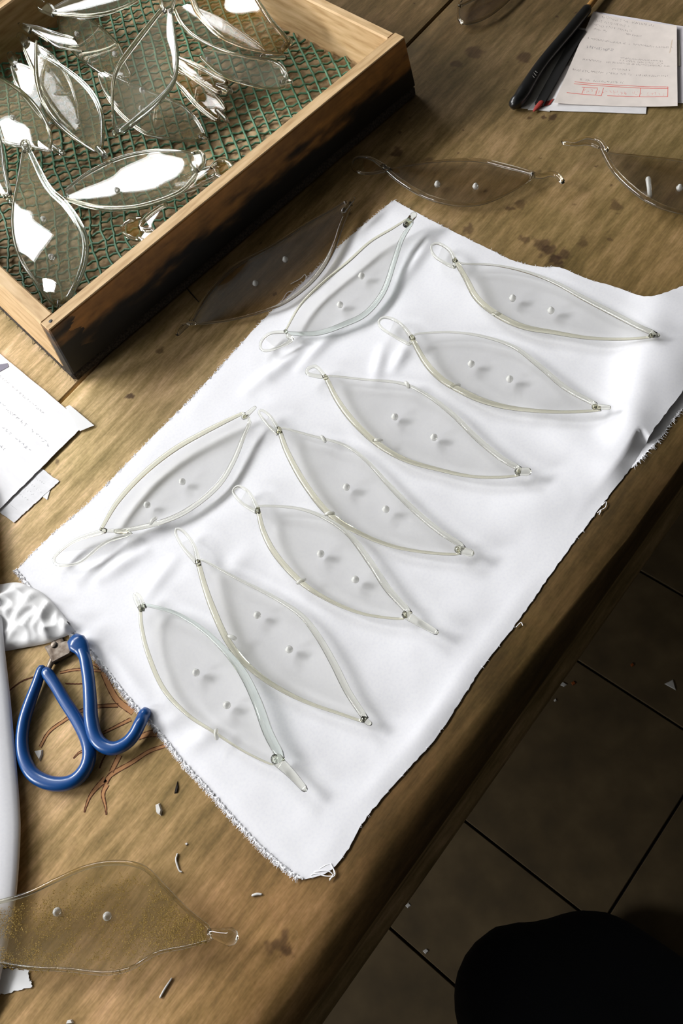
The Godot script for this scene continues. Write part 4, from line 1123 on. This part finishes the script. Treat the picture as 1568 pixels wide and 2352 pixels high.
# ---------------------------------------------------------------- papers
func _line(im: Image, a: Vector2, b: Vector2, c: Color, k := 0.7) -> void:
	var n := int(a.distance_to(b)) + 1
	for i in n + 1:
		var q := a.lerp(b, float(i) / n)
		var x := int(q.x)
		var y := int(q.y)
		if x >= 0 and y >= 0 and x < im.get_width() - 1 and y < im.get_height() - 1:
			im.set_pixel(x, y, im.get_pixel(x, y).lerp(c, k))
			im.set_pixel(x, y + 1, im.get_pixel(x, y + 1).lerp(c, k * 0.5))

# writing too blurred to read: rows of [v, from u, to u, letter height, ink, strength]
func _page(n: String, base: Color, rows: Array, sd: int, form := false) -> StandardMaterial3D:
	var im := Image.create(640, 640, false, Image.FORMAT_RGB8)
	im.fill(base)
	var r := RandomNumberGenerator.new()
	r.seed = sd
	var nz := noise(0.01, 4, sd)
	for y in 640:
		for x in 640:
			im.set_pixel(x, y, base * (1.0 + 0.035 * nz.get_noise_2d(x, y)))
	for w in rows:
		var x: float = w[1] * 640
		while x < w[2] * 640:
			var hgt: float = w[3] * 640
			if r.randf() < 0.12:
				x += hgt * 0.7
				continue
			var y: float = w[0] * 640 + r.randf_range(-1, 1)
			for k in r.randi_range(2, 3):
				_line(im, Vector2(x + r.randf_range(0, hgt * 0.55), y - r.randf_range(0, hgt)), Vector2(x + r.randf_range(0, hgt * 0.55), y - r.randf_range(0, hgt)), w[4], w[5])
			x += hgt * 0.72
	if form:
		var red := Color(0.82, 0.25, 0.2)
		for k in [[0.1, 0.765, 0.92, 0.772], [0.1, 0.785, 0.92, 0.79], [0.92, 0.77, 0.92, 0.885], [0.07, 0.885, 0.37, 0.893], [0.42, 0.89, 0.92, 0.885], [0.37, 0.81, 0.37, 0.893], [0.18, 0.815, 0.32, 0.812], [0.2, 0.815, 0.2, 0.885], [0.69, 0.79, 0.69, 0.885], [0.32, 0.82, 0.32, 0.885]]:
			for o in 3:
				_line(im, Vector2(k[0] * 640 + o, k[1] * 640 + o), Vector2(k[2] * 640 + o, k[3] * 640 + o), red, 0.75)
		# rust stain
		for i in 26:
			_line(im, Vector2(612 - i * 0.5, 120 + i * 4), Vector2(606 - i * 0.6, 128 + i * 4), Color(0.62, 0.45, 0.25), 0.4)
	var m := plain(n, Color.WHITE, 0.85)
	m.albedo_texture = ImageTexture.create_from_image(im)
	return m

func sheet(called: String, label: String, corner: Array, mat: Material, curl := 0.0, group := "paper notes", rag := 0.0) -> MeshInstance3D:
	var c := pts(corner)
	var s := Shape.new()
	var n := 24
	var p := PackedVector3Array()
	for i in n:
		var v := float(i) / (n - 1)
		for j in n:
			var u := float(j) / (n - 1)
			var q := c[0].lerp(c[1], u).lerp(c[3].lerp(c[2], u), v)
			q.y += curl * 0.001 * pow(absf(u - 0.5) * 2.0, 3.0) + 0.0002 * M.n2.get_noise_2d(q.x * 900, q.z * 900)
			if rag > 0.0 and (i == 0 or j == 0 or i == n - 1 or j == n - 1):
				q += Vector3(M.n2.get_noise_2d(i * 60.0, j * 60.0), 0, M.n2.get_noise_2d(j * 60.0, i * 70.0)) * rag * 0.001
			p.append(q)
	shell(s, p, n, n, 0.0002)
	var o := obj(called, mesh(s), mat)
	tag(o, label, "paper", group)
	return o

func _papers() -> void:
	var ink := Color(0.42, 0.42, 0.44)
	var faint := Color(0.6, 0.6, 0.62)
	var pale := Color(0.9, 0.9, 0.91)
	var left := _page("left_note", pale, [[0.16, 0.42, 0.86, 0.02, faint, 0.75], [0.34, 0.4, 0.6, 0.026, ink, 0.75], [0.34, 0.62, 0.95, 0.03, ink, 0.75], [0.45, 0.4, 0.55, 0.03, ink, 0.75], [0.47, 0.66, 0.92, 0.026, ink, 0.75], [0.58, 0.3, 0.5, 0.03, ink, 0.75],
		[0.6, 0.6, 0.84, 0.028, ink, 0.75], [0.66, 0.58, 0.8, 0.028, ink, 0.75], [0.78, 0.3, 0.72, 0.03, ink, 0.75], [0.86, 0.3, 0.66, 0.026, ink, 0.75]], 5)
	var o := sheet("note_sheet", "big white note sheet with grey typed lines beside the crate corner", [101.7, 1.2, -688.3, 87.5, 1.2, -446.3, -2, 1.2, -449.2, 8.7, 1.2, -654.7], left, 0.6, "paper notes", 0.5)
	var st := Shape.new()
	shell(st, pts([89.4, 1.8, -471.5, 92.6, 1.8, -469.9, 81, 1.8, -445.3, 90.6, 1.8, -439.2]), 2, 2, 0.0003)
	obj("tape_strip", mesh(st, true), M.paper, o)
	var bar := Shape.new()
	shell(bar, pts([84.8, 1.6, -554.2, 91.4, 1.6, -546.5, 80.6, 1.6, -546.8, 89.7, 1.6, -542.9]), 2, 2, 0.0003)
	obj("printed_bar", mesh(bar, true), plain("grey_print", Color(0.5, 0.49, 0.55), 0.8), o)
	var low := _page("small_note", Color(0.87, 0.87, 0.88), [[0.2, 0.5, 0.9, 0.04, ink, 0.75], [0.34, 0.5, 0.95, 0.05, ink, 0.75], [0.46, 0.45, 0.9, 0.05, ink, 0.75], [0.58, 0.42, 0.9, 0.05, ink, 0.75], [0.8, 0.2, 0.9, 0.01, faint, 0.65]], 6)
	var lo := sheet("note_sheet", "small torn note slip with print, tucked beneath the big white note sheet", [41.2, 0.5, -502.8, 42.8, 0.5, -427.8, 0.3, 0.5, -431.9, -2.5, 0.5, -504.8], low, 0.3, "paper notes", 0.6)
	var tr := Shape.new()
	shell(tr, pts([26.9, 0.5, -430.1, 33.3, 0.5, -429.3, 27.3, 0.5, -424.5, 33.2, 0.5, -428.2]), 2, 2, 0.0003)
	obj("torn_scrap", mesh(tr, true), M.paper, lo)
	# stack by the pens
	var cream := Color(0.86, 0.82, 0.79)
	var brown := Color(0.33, 0.28, 0.26)
	var back := _page("back_page", Color(0.87, 0.85, 0.87), [[0.12, 0.2, 0.55, 0.03, brown, 0.75]], 8)
	sheet("note_sheet", "pale note sheet at the back of the stack, cut off by the photo", [630.1, 0.5, -355.4, 644.9, 0.5, -256.6, 571, 0.5, -216.2, 530.2, 0.5, -320.3], back)
	sheet("note_sheet", "white note sheet lowest in the stack, its bottom strip showing", [561, 0.9, -344.2, 582.8, 0.9, -277.3, 540.6, 0.9, -255.9, 505.4, 0.9, -340], _page("low_page", Color(0.84, 0.83, 0.83), [], 10))
	sheet("note_sheet", "narrow grey note sheet lying under the two dark tools", [604.2, 0.8, -366.9, 608.5, 0.8, -348.6, 511.2, 0.8, -323.4, 504.8, 0.8, -346.2], _page("grey_page", Color(0.68, 0.67, 0.65), [], 12))
	var front := _page("front_page", cream, [[0.045, 0.12, 0.74, 0.028, brown, 0.85], [0.1, 0.06, 0.45, 0.03, brown, 0.75], [0.15, 0.06, 0.5, 0.03, brown, 0.75], [0.19, 0.08, 0.22, 0.024, brown, 0.75], [0.19, 0.45, 0.62, 0.024, brown, 0.70], [0.3, 0.06, 0.95, 0.022, brown, 0.70],
		[0.4, 0.06, 0.36, 0.034, Color(0.2, 0.18, 0.2), 0.75], [0.4, 0.2, 0.36, 0.034, Color(0.2, 0.18, 0.2), 0.75], [0.47, 0.45, 0.86, 0.02, brown, 0.65], [0.5, 0.45, 0.86, 0.022, brown, 0.65], [0.53, 0.08, 0.28, 0.02, brown, 0.70], [0.53, 0.33, 0.92, 0.02, brown, 0.65],
		[0.655, 0.02, 0.6, 0.026, brown, 0.75], [0.655, 0.63, 0.92, 0.024, brown, 0.70], [0.6, 0.4, 0.56, 0.02, brown, 0.60], [0.75, 0.14, 0.52, 0.024, brown, 0.75], [0.875, 0.2, 0.9, 0.045, Color(0.82, 0.25, 0.2), 0.6]], 14, true)
	sheet("note_sheet", "cream note sheet with handwriting and a red printed box", [626, 1.6, -355.4, 636.7, 1.6, -285.2, 555.5, 1.6, -238.2, 519, 1.6, -324.4], front, 1.6)
	sheet("note_sheet", "small cream note slip beside the sheet with the red box", [619.1, 1.2, -297.9, 624.3, 1.2, -275.4, 598.5, 1.2, -260, 584.3, 1.2, -279], _page("slip", Color(0.85, 0.81, 0.75), [], 16))
	# crumpled tissue under the cloth corner
	var cs := Shape.new()
	var a := smooth(pts([-49, 1, -419.1, -37, 1, -403.4, -28.6, 1, -393.5, -24.7, 1, -381, -22.9, 1, -366.4, -26, 1, -339.8]), 60)
	var b := smooth(pts([-80.5, 1, -380.3, -68.7, 1, -365.4, -55.7, 1, -352.3, -44.6, 1, -341.9, -34.3, 1, -335.1, -27.4, 1, -331.5]), 60)
	var fz := noise(0.03, 2, 81)
	fz.fractal_type = FastNoiseLite.FRACTAL_RIDGED
	var p := PackedVector3Array()
	for i in 60:
		for j in 44:
			var v := j / 43.0
			var q := a[i].lerp(b[i], v)
			q.y = TOP + 0.0012 + 0.010 * sqrt(maxf(sin(PI * v), 0.0)) * (0.5 + 0.42 * fz.get_noise_2d(q.x * 1000, q.z * 1000))
			p.append(q)
	shell(cs, p, 60, 44, 0.0003)
	var crumpled := obj("crumpled_paper", mesh(cs, true), M.paper)
	tag(crumpled, "crumpled white tissue paper under the cloth corner, above the blue shears", "paper")
	# long rolled white cloth at the side
	var rs := Shape.new()
	var pr := smooth(pts([-14.2, 6, -481, -26.1, 7, -463.4, -52.2, 7, -427.9, -88.1, 7, -377.7, -121.3, 7, -328.7, -145, 7, -292.2, -162.6, 7, -268, -178.1, 6, -250.8, -194.4, 5, -235.9, -208.7, 4, -223.2]), 60)
	tube(rs, pr, radii(60, [28, 29, 29.5, 29.5, 30, 29, 27, 22, 16]), 24, 0.21)
	var roll := obj("rolled_cloth", mesh(rs), M.cotton)
	tag(roll, "long folded white cloth running along the photo's edge, left of the blue shears", "cloth")
	sheet("paper_strip", "torn end of white paper sticking out below the gold flecked leaf", [-199.6, 0.6, -233.7, -179, 0.6, -208.1, -183.2, 0.6, -199.3, -209.8, 0.6, -221.1], M.paper, 0.4, "", 1.2)

# ---------------------------------------------------------------- pens
func _pens() -> void:
	var t := thing("brush", "thick black lacquered brush handle with a bulbous end, lying on the notes", "brush")
	var s := Shape.new()
	tube(s, smooth(pts([502.6, 6, -350, 511.6, 6, -349.9, 549.6, 6, -355.9, 592.4, 6, -357.8, 622.2, 6, -359.6]), 50), radii(50, [5.2, 6.2, 5.6, 5.2, 5.0, 5.0, 4.9, 4.8, 4.6, 4.2]), 16)
	obj("handle", mesh(s), M.black_lacquer, t)
	var w := Shape.new()
	tube(w, smooth(pts([621, 6, -359.6, 633.9, 6, -360.6, 651.8, 6, -362]), 12), radii(12, [2.6, 2.6, 2.4]), 10)
	obj("wooden_end", mesh(w), M.light_wood, t)
	var pr := Shape.new()
	for k in [[530.1, 11.1, -352.7, 528.4, 11.1, -349], [532.9, 11.1, -352.8, 531.1, 11.1, -349.2], [535.2, 11.1, -352.7, 534.2, 11.1, -350]]:
		tube(pr, pts(k), PackedFloat32Array([0.0003, 0.0003]), 5)
	obj("worn_print", mesh(pr), plain("print_grey", Color(0.35, 0.34, 0.32), 0.7), t)
	var k := thing("flat_file", "dark flat steel tool with a red tip beside the black brush handle", "file")
	var f := Shape.new()
	var a := smooth(pts([512, 3.4, -337.7, 532.3, 3.4, -342.1, 569.6, 3.6, -349.8, 600.6, 3.8, -356.3]), 16)
	var b := smooth(pts([513.2, 3.4, -330.4, 531.4, 3.4, -334.1, 569.8, 3.6, -341.6, 602.1, 3.8, -347.3]), 16)
	var p := PackedVector3Array()
	for i in 16:
		for j in 4:
			p.append(a[i].lerp(b[i], j / 3.0))
	shell(f, p, 16, 4, 0.0022, Vector3.UP, false)
	obj("blade", mesh(f, true), M.dark_steel, k)
	var r := Shape.new()
	tube(r, pts([514.4, 3, -333.6, 509.3, 2.6, -333.9, 505.5, 2, -334.3]), PackedFloat32Array([0.0026, 0.0022, 0.001]), 8, 0.5)
	obj("red_tip", mesh(r), M.red_wax, k)
	var rm := Shape.new()
	shell(rm, pts([515.2, 1.4, -334.2, 524.7, 1.4, -328.1, 511.6, 1.4, -332.6, 517.3, 1.4, -327.4]), 2, 2, 0.0003, Vector3.UP, false)
	obj("red_smear", mesh(rm, true), M.red_wax, k)

# ---------------------------------------------------------------- scraps
func _chip(called: String, label: String, group: String, outline: Array, mat: Material, thick := 0.6) -> void:
	var q := pts(outline)
	var s := Shape.new()
	var n := q.size()
	var c := Vector3.ZERO
	for v in q:
		c += v / n
	for v in q:
		s.v.append(v)
	for v in q:
		s.v.append(v.lerp(c, 0.25) + Vector3.UP * thick * 0.001)
	for i in n:
		s.quad(i, (i + 1) % n, n + (i + 1) % n, n + i)
	for i in range(1, n - 1):
		s.tri(0, i + 1, i)
		s.tri(n, n + i, n + i + 1)
	tag(obj(called, mesh(s, true), mat), label, "scrap", group)

func _curl(called: String, label: String, group: String, path: Array, r: float, mat: Material) -> void:
	var s := Shape.new()
	tube(s, smooth(pts(path), 16), radii(16, [r, r * 1.1, r * 0.8]), 6)
	tag(obj(called, mesh(s), mat), label, "scrap", group)

func _scraps() -> void:
	var b := "scraps on the bench"
	_chip("glass_chip", "small upright white glass chip on the bench between sketch and cloth", b, [-71.3, 0.05, -210.8, -69.3, 0.05, -209.4, -71.2, 0.05, -205.2, -73.8, 0.05, -203.8, -74.4, 0.05, -206.9], M.white_scrap, 2.0)
	_curl("thread_scrap", "bent white thread scrap on the bench above the gold flecked leaf", b, [-82.6, 0.6, -181.2, -85.2, 0.6, -179.8, -87.1, 0.6, -176.5, -88.1, 0.6, -174.1, -87.7, 0.6, -172.7], 0.55, M.white_scrap)
	_curl("thread_scrap", "short pale curl of thread below the cloth's lowest corner", b, [-71, 0.6, -132.3, -69, 0.6, -130.8, -67.5, 0.6, -128.8], 0.7, M.white_scrap)
	_curl("glass_sliver", "thin glass sliver on the bench below the gold flecked leaf", b, [-139.4, 0.7, -139, -135.2, 0.7, -139.7, -129.3, 0.7, -140.2], 0.6, M.white_scrap)
	_chip("paper_crumb", "tiny white crumb on the bench above the bent thread scrap", b, [-75.9, 0.05, -181.8, -74.6, 0.05, -181.3, -74.8, 0.05, -180, -76, 0.05, -180.4], M.white_scrap)
	_chip("paper_crumb", "white paper crumb lying inside the big blue shear loop", b, [-97.2, 0.05, -296.6, -93.1, 0.05, -292.6, -95.4, 0.05, -290.4, -99, 0.05, -288.9, -98.3, 0.05, -292.4], M.white_scrap, 1.4)
	_chip("paper_crumb", "white torn crumb on the rounded bench edge beside the cloth", b, [44.8, -1.5, -98.5, 47.4, -1.5, -98.3, 47.8, -2, -95.9, 45.6, -2, -95.2, 43.7, -2, -96.5], M.white_scrap)
	_chip("paper_crumb", "white crumb at the bottom margin of the photo on the bench", b, [-182.3, 0.05, -171.2, -180.5, 0.05, -171.8, -178.7, 0.05, -170.1, -179.2, 0.05, -168.1], M.white_scrap, 1.5)
	_chip("wood_chip", "small dark wood chip on the bench beside the cloth's frayed edge", b, [-60, 0.05, -206.1, -56.3, 0.05, -208.2, -53.5, 0.05, -209.5, -55.7, 0.05, -206.6, -58.7, 0.05, -204.8], M.dark_splinter, 0.8)
	_curl("splinter", "thin dark splinter sticking out from the crate's foot", b, [224.6, 1, -471.7, 221.9, 1, -464.1, 219.9, 1, -457.2, 217.9, 1, -449.4], 0.45, M.dark_splinter)
	var f := "litter on the floor"
	_chip("floor_crumb", "white triangular paper crumb on the dark floor, farthest from the bench", f, [401.6, -779.8, -48.1, 414, -779.8, -41.8, 402.7, -779.8, -30.6], M.white_scrap, 1.5)
	_chip("floor_crumb", "pale crumb on the floor close against the bench edge", f, [315.4, -779.8, -165.5, 321.9, -779.8, -163.1, 321.8, -779.8, -155.7, 316.5, -779.8, -157.5], M.white_scrap, 1.5)
	_chip("floor_crumb", "small white speck on the floor below the pale crumb", f, [291.7, -779.8, -158.9, 295.7, -779.8, -157.9, 293.2, -779.8, -154.8, 290.3, -779.8, -156.6], M.white_scrap, 1.0)
	_chip("floor_crumb", "white crumb on the floor joint near the knee", f, [-87.4, -779.8, -112.8, -82.1, -779.8, -110.4, -81.9, -779.8, -106.2, -88.1, -779.8, -107.3], M.white_scrap, 1.5)
	_chip("floor_crumb", "faint pale crumb on the floor tile under the bench edge", f, [-58.5, -779.8, -163.7, -52.5, -779.8, -162.3, -53.3, -779.8, -157.3, -58.8, -779.8, -159], M.white_scrap, 1.0)
	_chip("floor_crumb", "small orange crumb on the floor beside the pale crumb", f, [327.7, -779.8, -153, 332, -779.8, -151.4, 330.6, -779.8, -146.9, 325.4, -779.8, -148.6], M.orange_crumb, 1.5)
	_chip("floor_crumb", "dark orange crumb alone on the far floor tile", f, [398.7, -779.8, -100, 403.2, -779.8, -99.2, 401.3, -779.8, -95.3, 397.3, -779.8, -96.4], M.orange_crumb, 1.5)

# ---------------------------------------------------------------- the sitter
var bones := []

func _field(p: Vector3) -> float:
	var d := 10.0
	for b in bones:
		var pa: Vector3 = p - b[0]
		var ba: Vector3 = b[1] - b[0]
		var h := clampf(pa.dot(ba) / ba.length_squared(), 0, 1)
		var e := (pa - ba * h).length() - lerpf(b[2], b[3], h)
		var k := 0.03
		var m := maxf(k - absf(d - e), 0) / k
		d = minf(d, e) - m * m * k * 0.25
	return d + 0.002 * M.n1.get_noise_3dv(p * 2600.0)

func _nets(lo: Vector3, hi: Vector3, c: float) -> Shape:
	var nx := int((hi.x - lo.x) / c) + 2
	var ny := int((hi.y - lo.y) / c) + 2
	var nz := int((hi.z - lo.z) / c) + 2
	var f := PackedFloat32Array()
	f.resize(nx * ny * nz)
	for i in nx:
		for j in ny:
			for k in nz:
				f[(i * ny + j) * nz + k] = _field(lo + Vector3(i, j, k) * c)
	var s := Shape.new()
	var at := {}
	for i in nx - 1:
		for j in ny - 1:
			for k in nz - 1:
				var sum := Vector3.ZERO
				var cnt := 0
				for e in 12:
					var ax := e / 4
					var u := e % 4
					var a := Vector3i.ZERO
					a[(ax + 1) % 3] = u & 1
					a[(ax + 2) % 3] = u >> 1
					var b := a
					b[ax] = 1
					var fa := f[((i + a.x) * ny + j + a.y) * nz + k + a.z]
					var fb := f[((i + b.x) * ny + j + b.y) * nz + k + b.z]
					if (fa < 0) != (fb < 0):
						sum += Vector3(a).lerp(Vector3(b), fa / (fa - fb))
						cnt += 1
				if cnt:
					at[(i * ny + j) * nz + k] = s.v.size()
					s.v.append(lo + (Vector3(i, j, k) + sum / cnt) * c)
	for i in range(1, nx - 1):
		for j in range(1, ny - 1):
			for k in range(1, nz - 1):
				var o := (i * ny + j) * nz + k
				for ax in 3:
					var st: int = [ny * nz, nz, 1][ax]
					var s1: int = [ny * nz, nz, 1][(ax + 1) % 3]
					var s2: int = [ny * nz, nz, 1][(ax + 2) % 3]
					if (f[o] < 0) != (f[o + st] < 0):
						if f[o] < 0:
							s.quad(at[o], at[o - s1], at[o - s1 - s2], at[o - s2])
						else:
							s.quad(at[o], at[o - s2], at[o - s1 - s2], at[o - s1])
	return s

func _person() -> void:
	var t := thing("person", "person's knees in dark blue jeans, seated close to the bench edge", "person", Vector3(-0.01, 0, 0.3))
	var o := t.position
	var ka := Vector3(-0.0300, 0.515, 0.016)
	var kb := Vector3(0.0130, 0.475, 0.050)
	var ha := Vector3(-0.085, 0.53, 0.45)
	var hb := Vector3(0.085, 0.53, 0.45)
	var aa := Vector3(-0.06, 0.1, 0.19)
	var ab := Vector3(0.06, 0.1, 0.22)
	bones = [[ha, ka, 0.085, 0.048], [hb, kb, 0.085, 0.042], [ka, aa, 0.05, 0.045], [kb, ab, 0.05, 0.045], [ha, hb, 0.1, 0.1], [Vector3(0, 0.55, 0.46), Vector3(0, 0.7, 0.47), 0.13, 0.12]]
	var s := _nets(Vector3(-0.24, 0.04, -0.12), Vector3(0.26, 0.84, 0.64), 0.0125)
	for i in s.v.size():
		s.v[i] -= o
	obj("jeans", mesh(s), M.denim, t)
	for a in [aa, ab]:
		var sh := Shape.new()
		tube(sh, smooth(PackedVector3Array([Vector3(a.x, 0.05, a.z + 0.05) - o, Vector3(a.x, 0.06, a.z) - o, Vector3(a.x, 0.045, a.z - 0.08) - o, Vector3(a.x, 0.035, a.z - 0.16) - o]), 20), radii(20, [36, 42, 42, 44, 30]), 14, 0.9)
		obj("shoe", mesh(sh), M.shoe_leather, t)
	var st := thing("stool", "plain round wooden stool beneath the person in jeans", "stool", Vector3(0, 0, 0.47))
	obj("seat", _disc(0.17, 0.03, Vector3(0, 0.385, 0.02)), M.stool_wood, st)
	for i in 4:
		var a := TAU * (i + 0.5) / 4
		var d := Vector3(cos(a), 0, sin(a))
		var l := Shape.new()
		tube(l, PackedVector3Array([d * 0.17 + Vector3.UP * 0.014, d * 0.14 + Vector3.UP * 0.2, d * 0.11 + Vector3.UP * 0.406]), PackedFloat32Array([0.014, 0.016, 0.018]), 10)
		obj("leg", mesh(l), M.stool_wood, st)
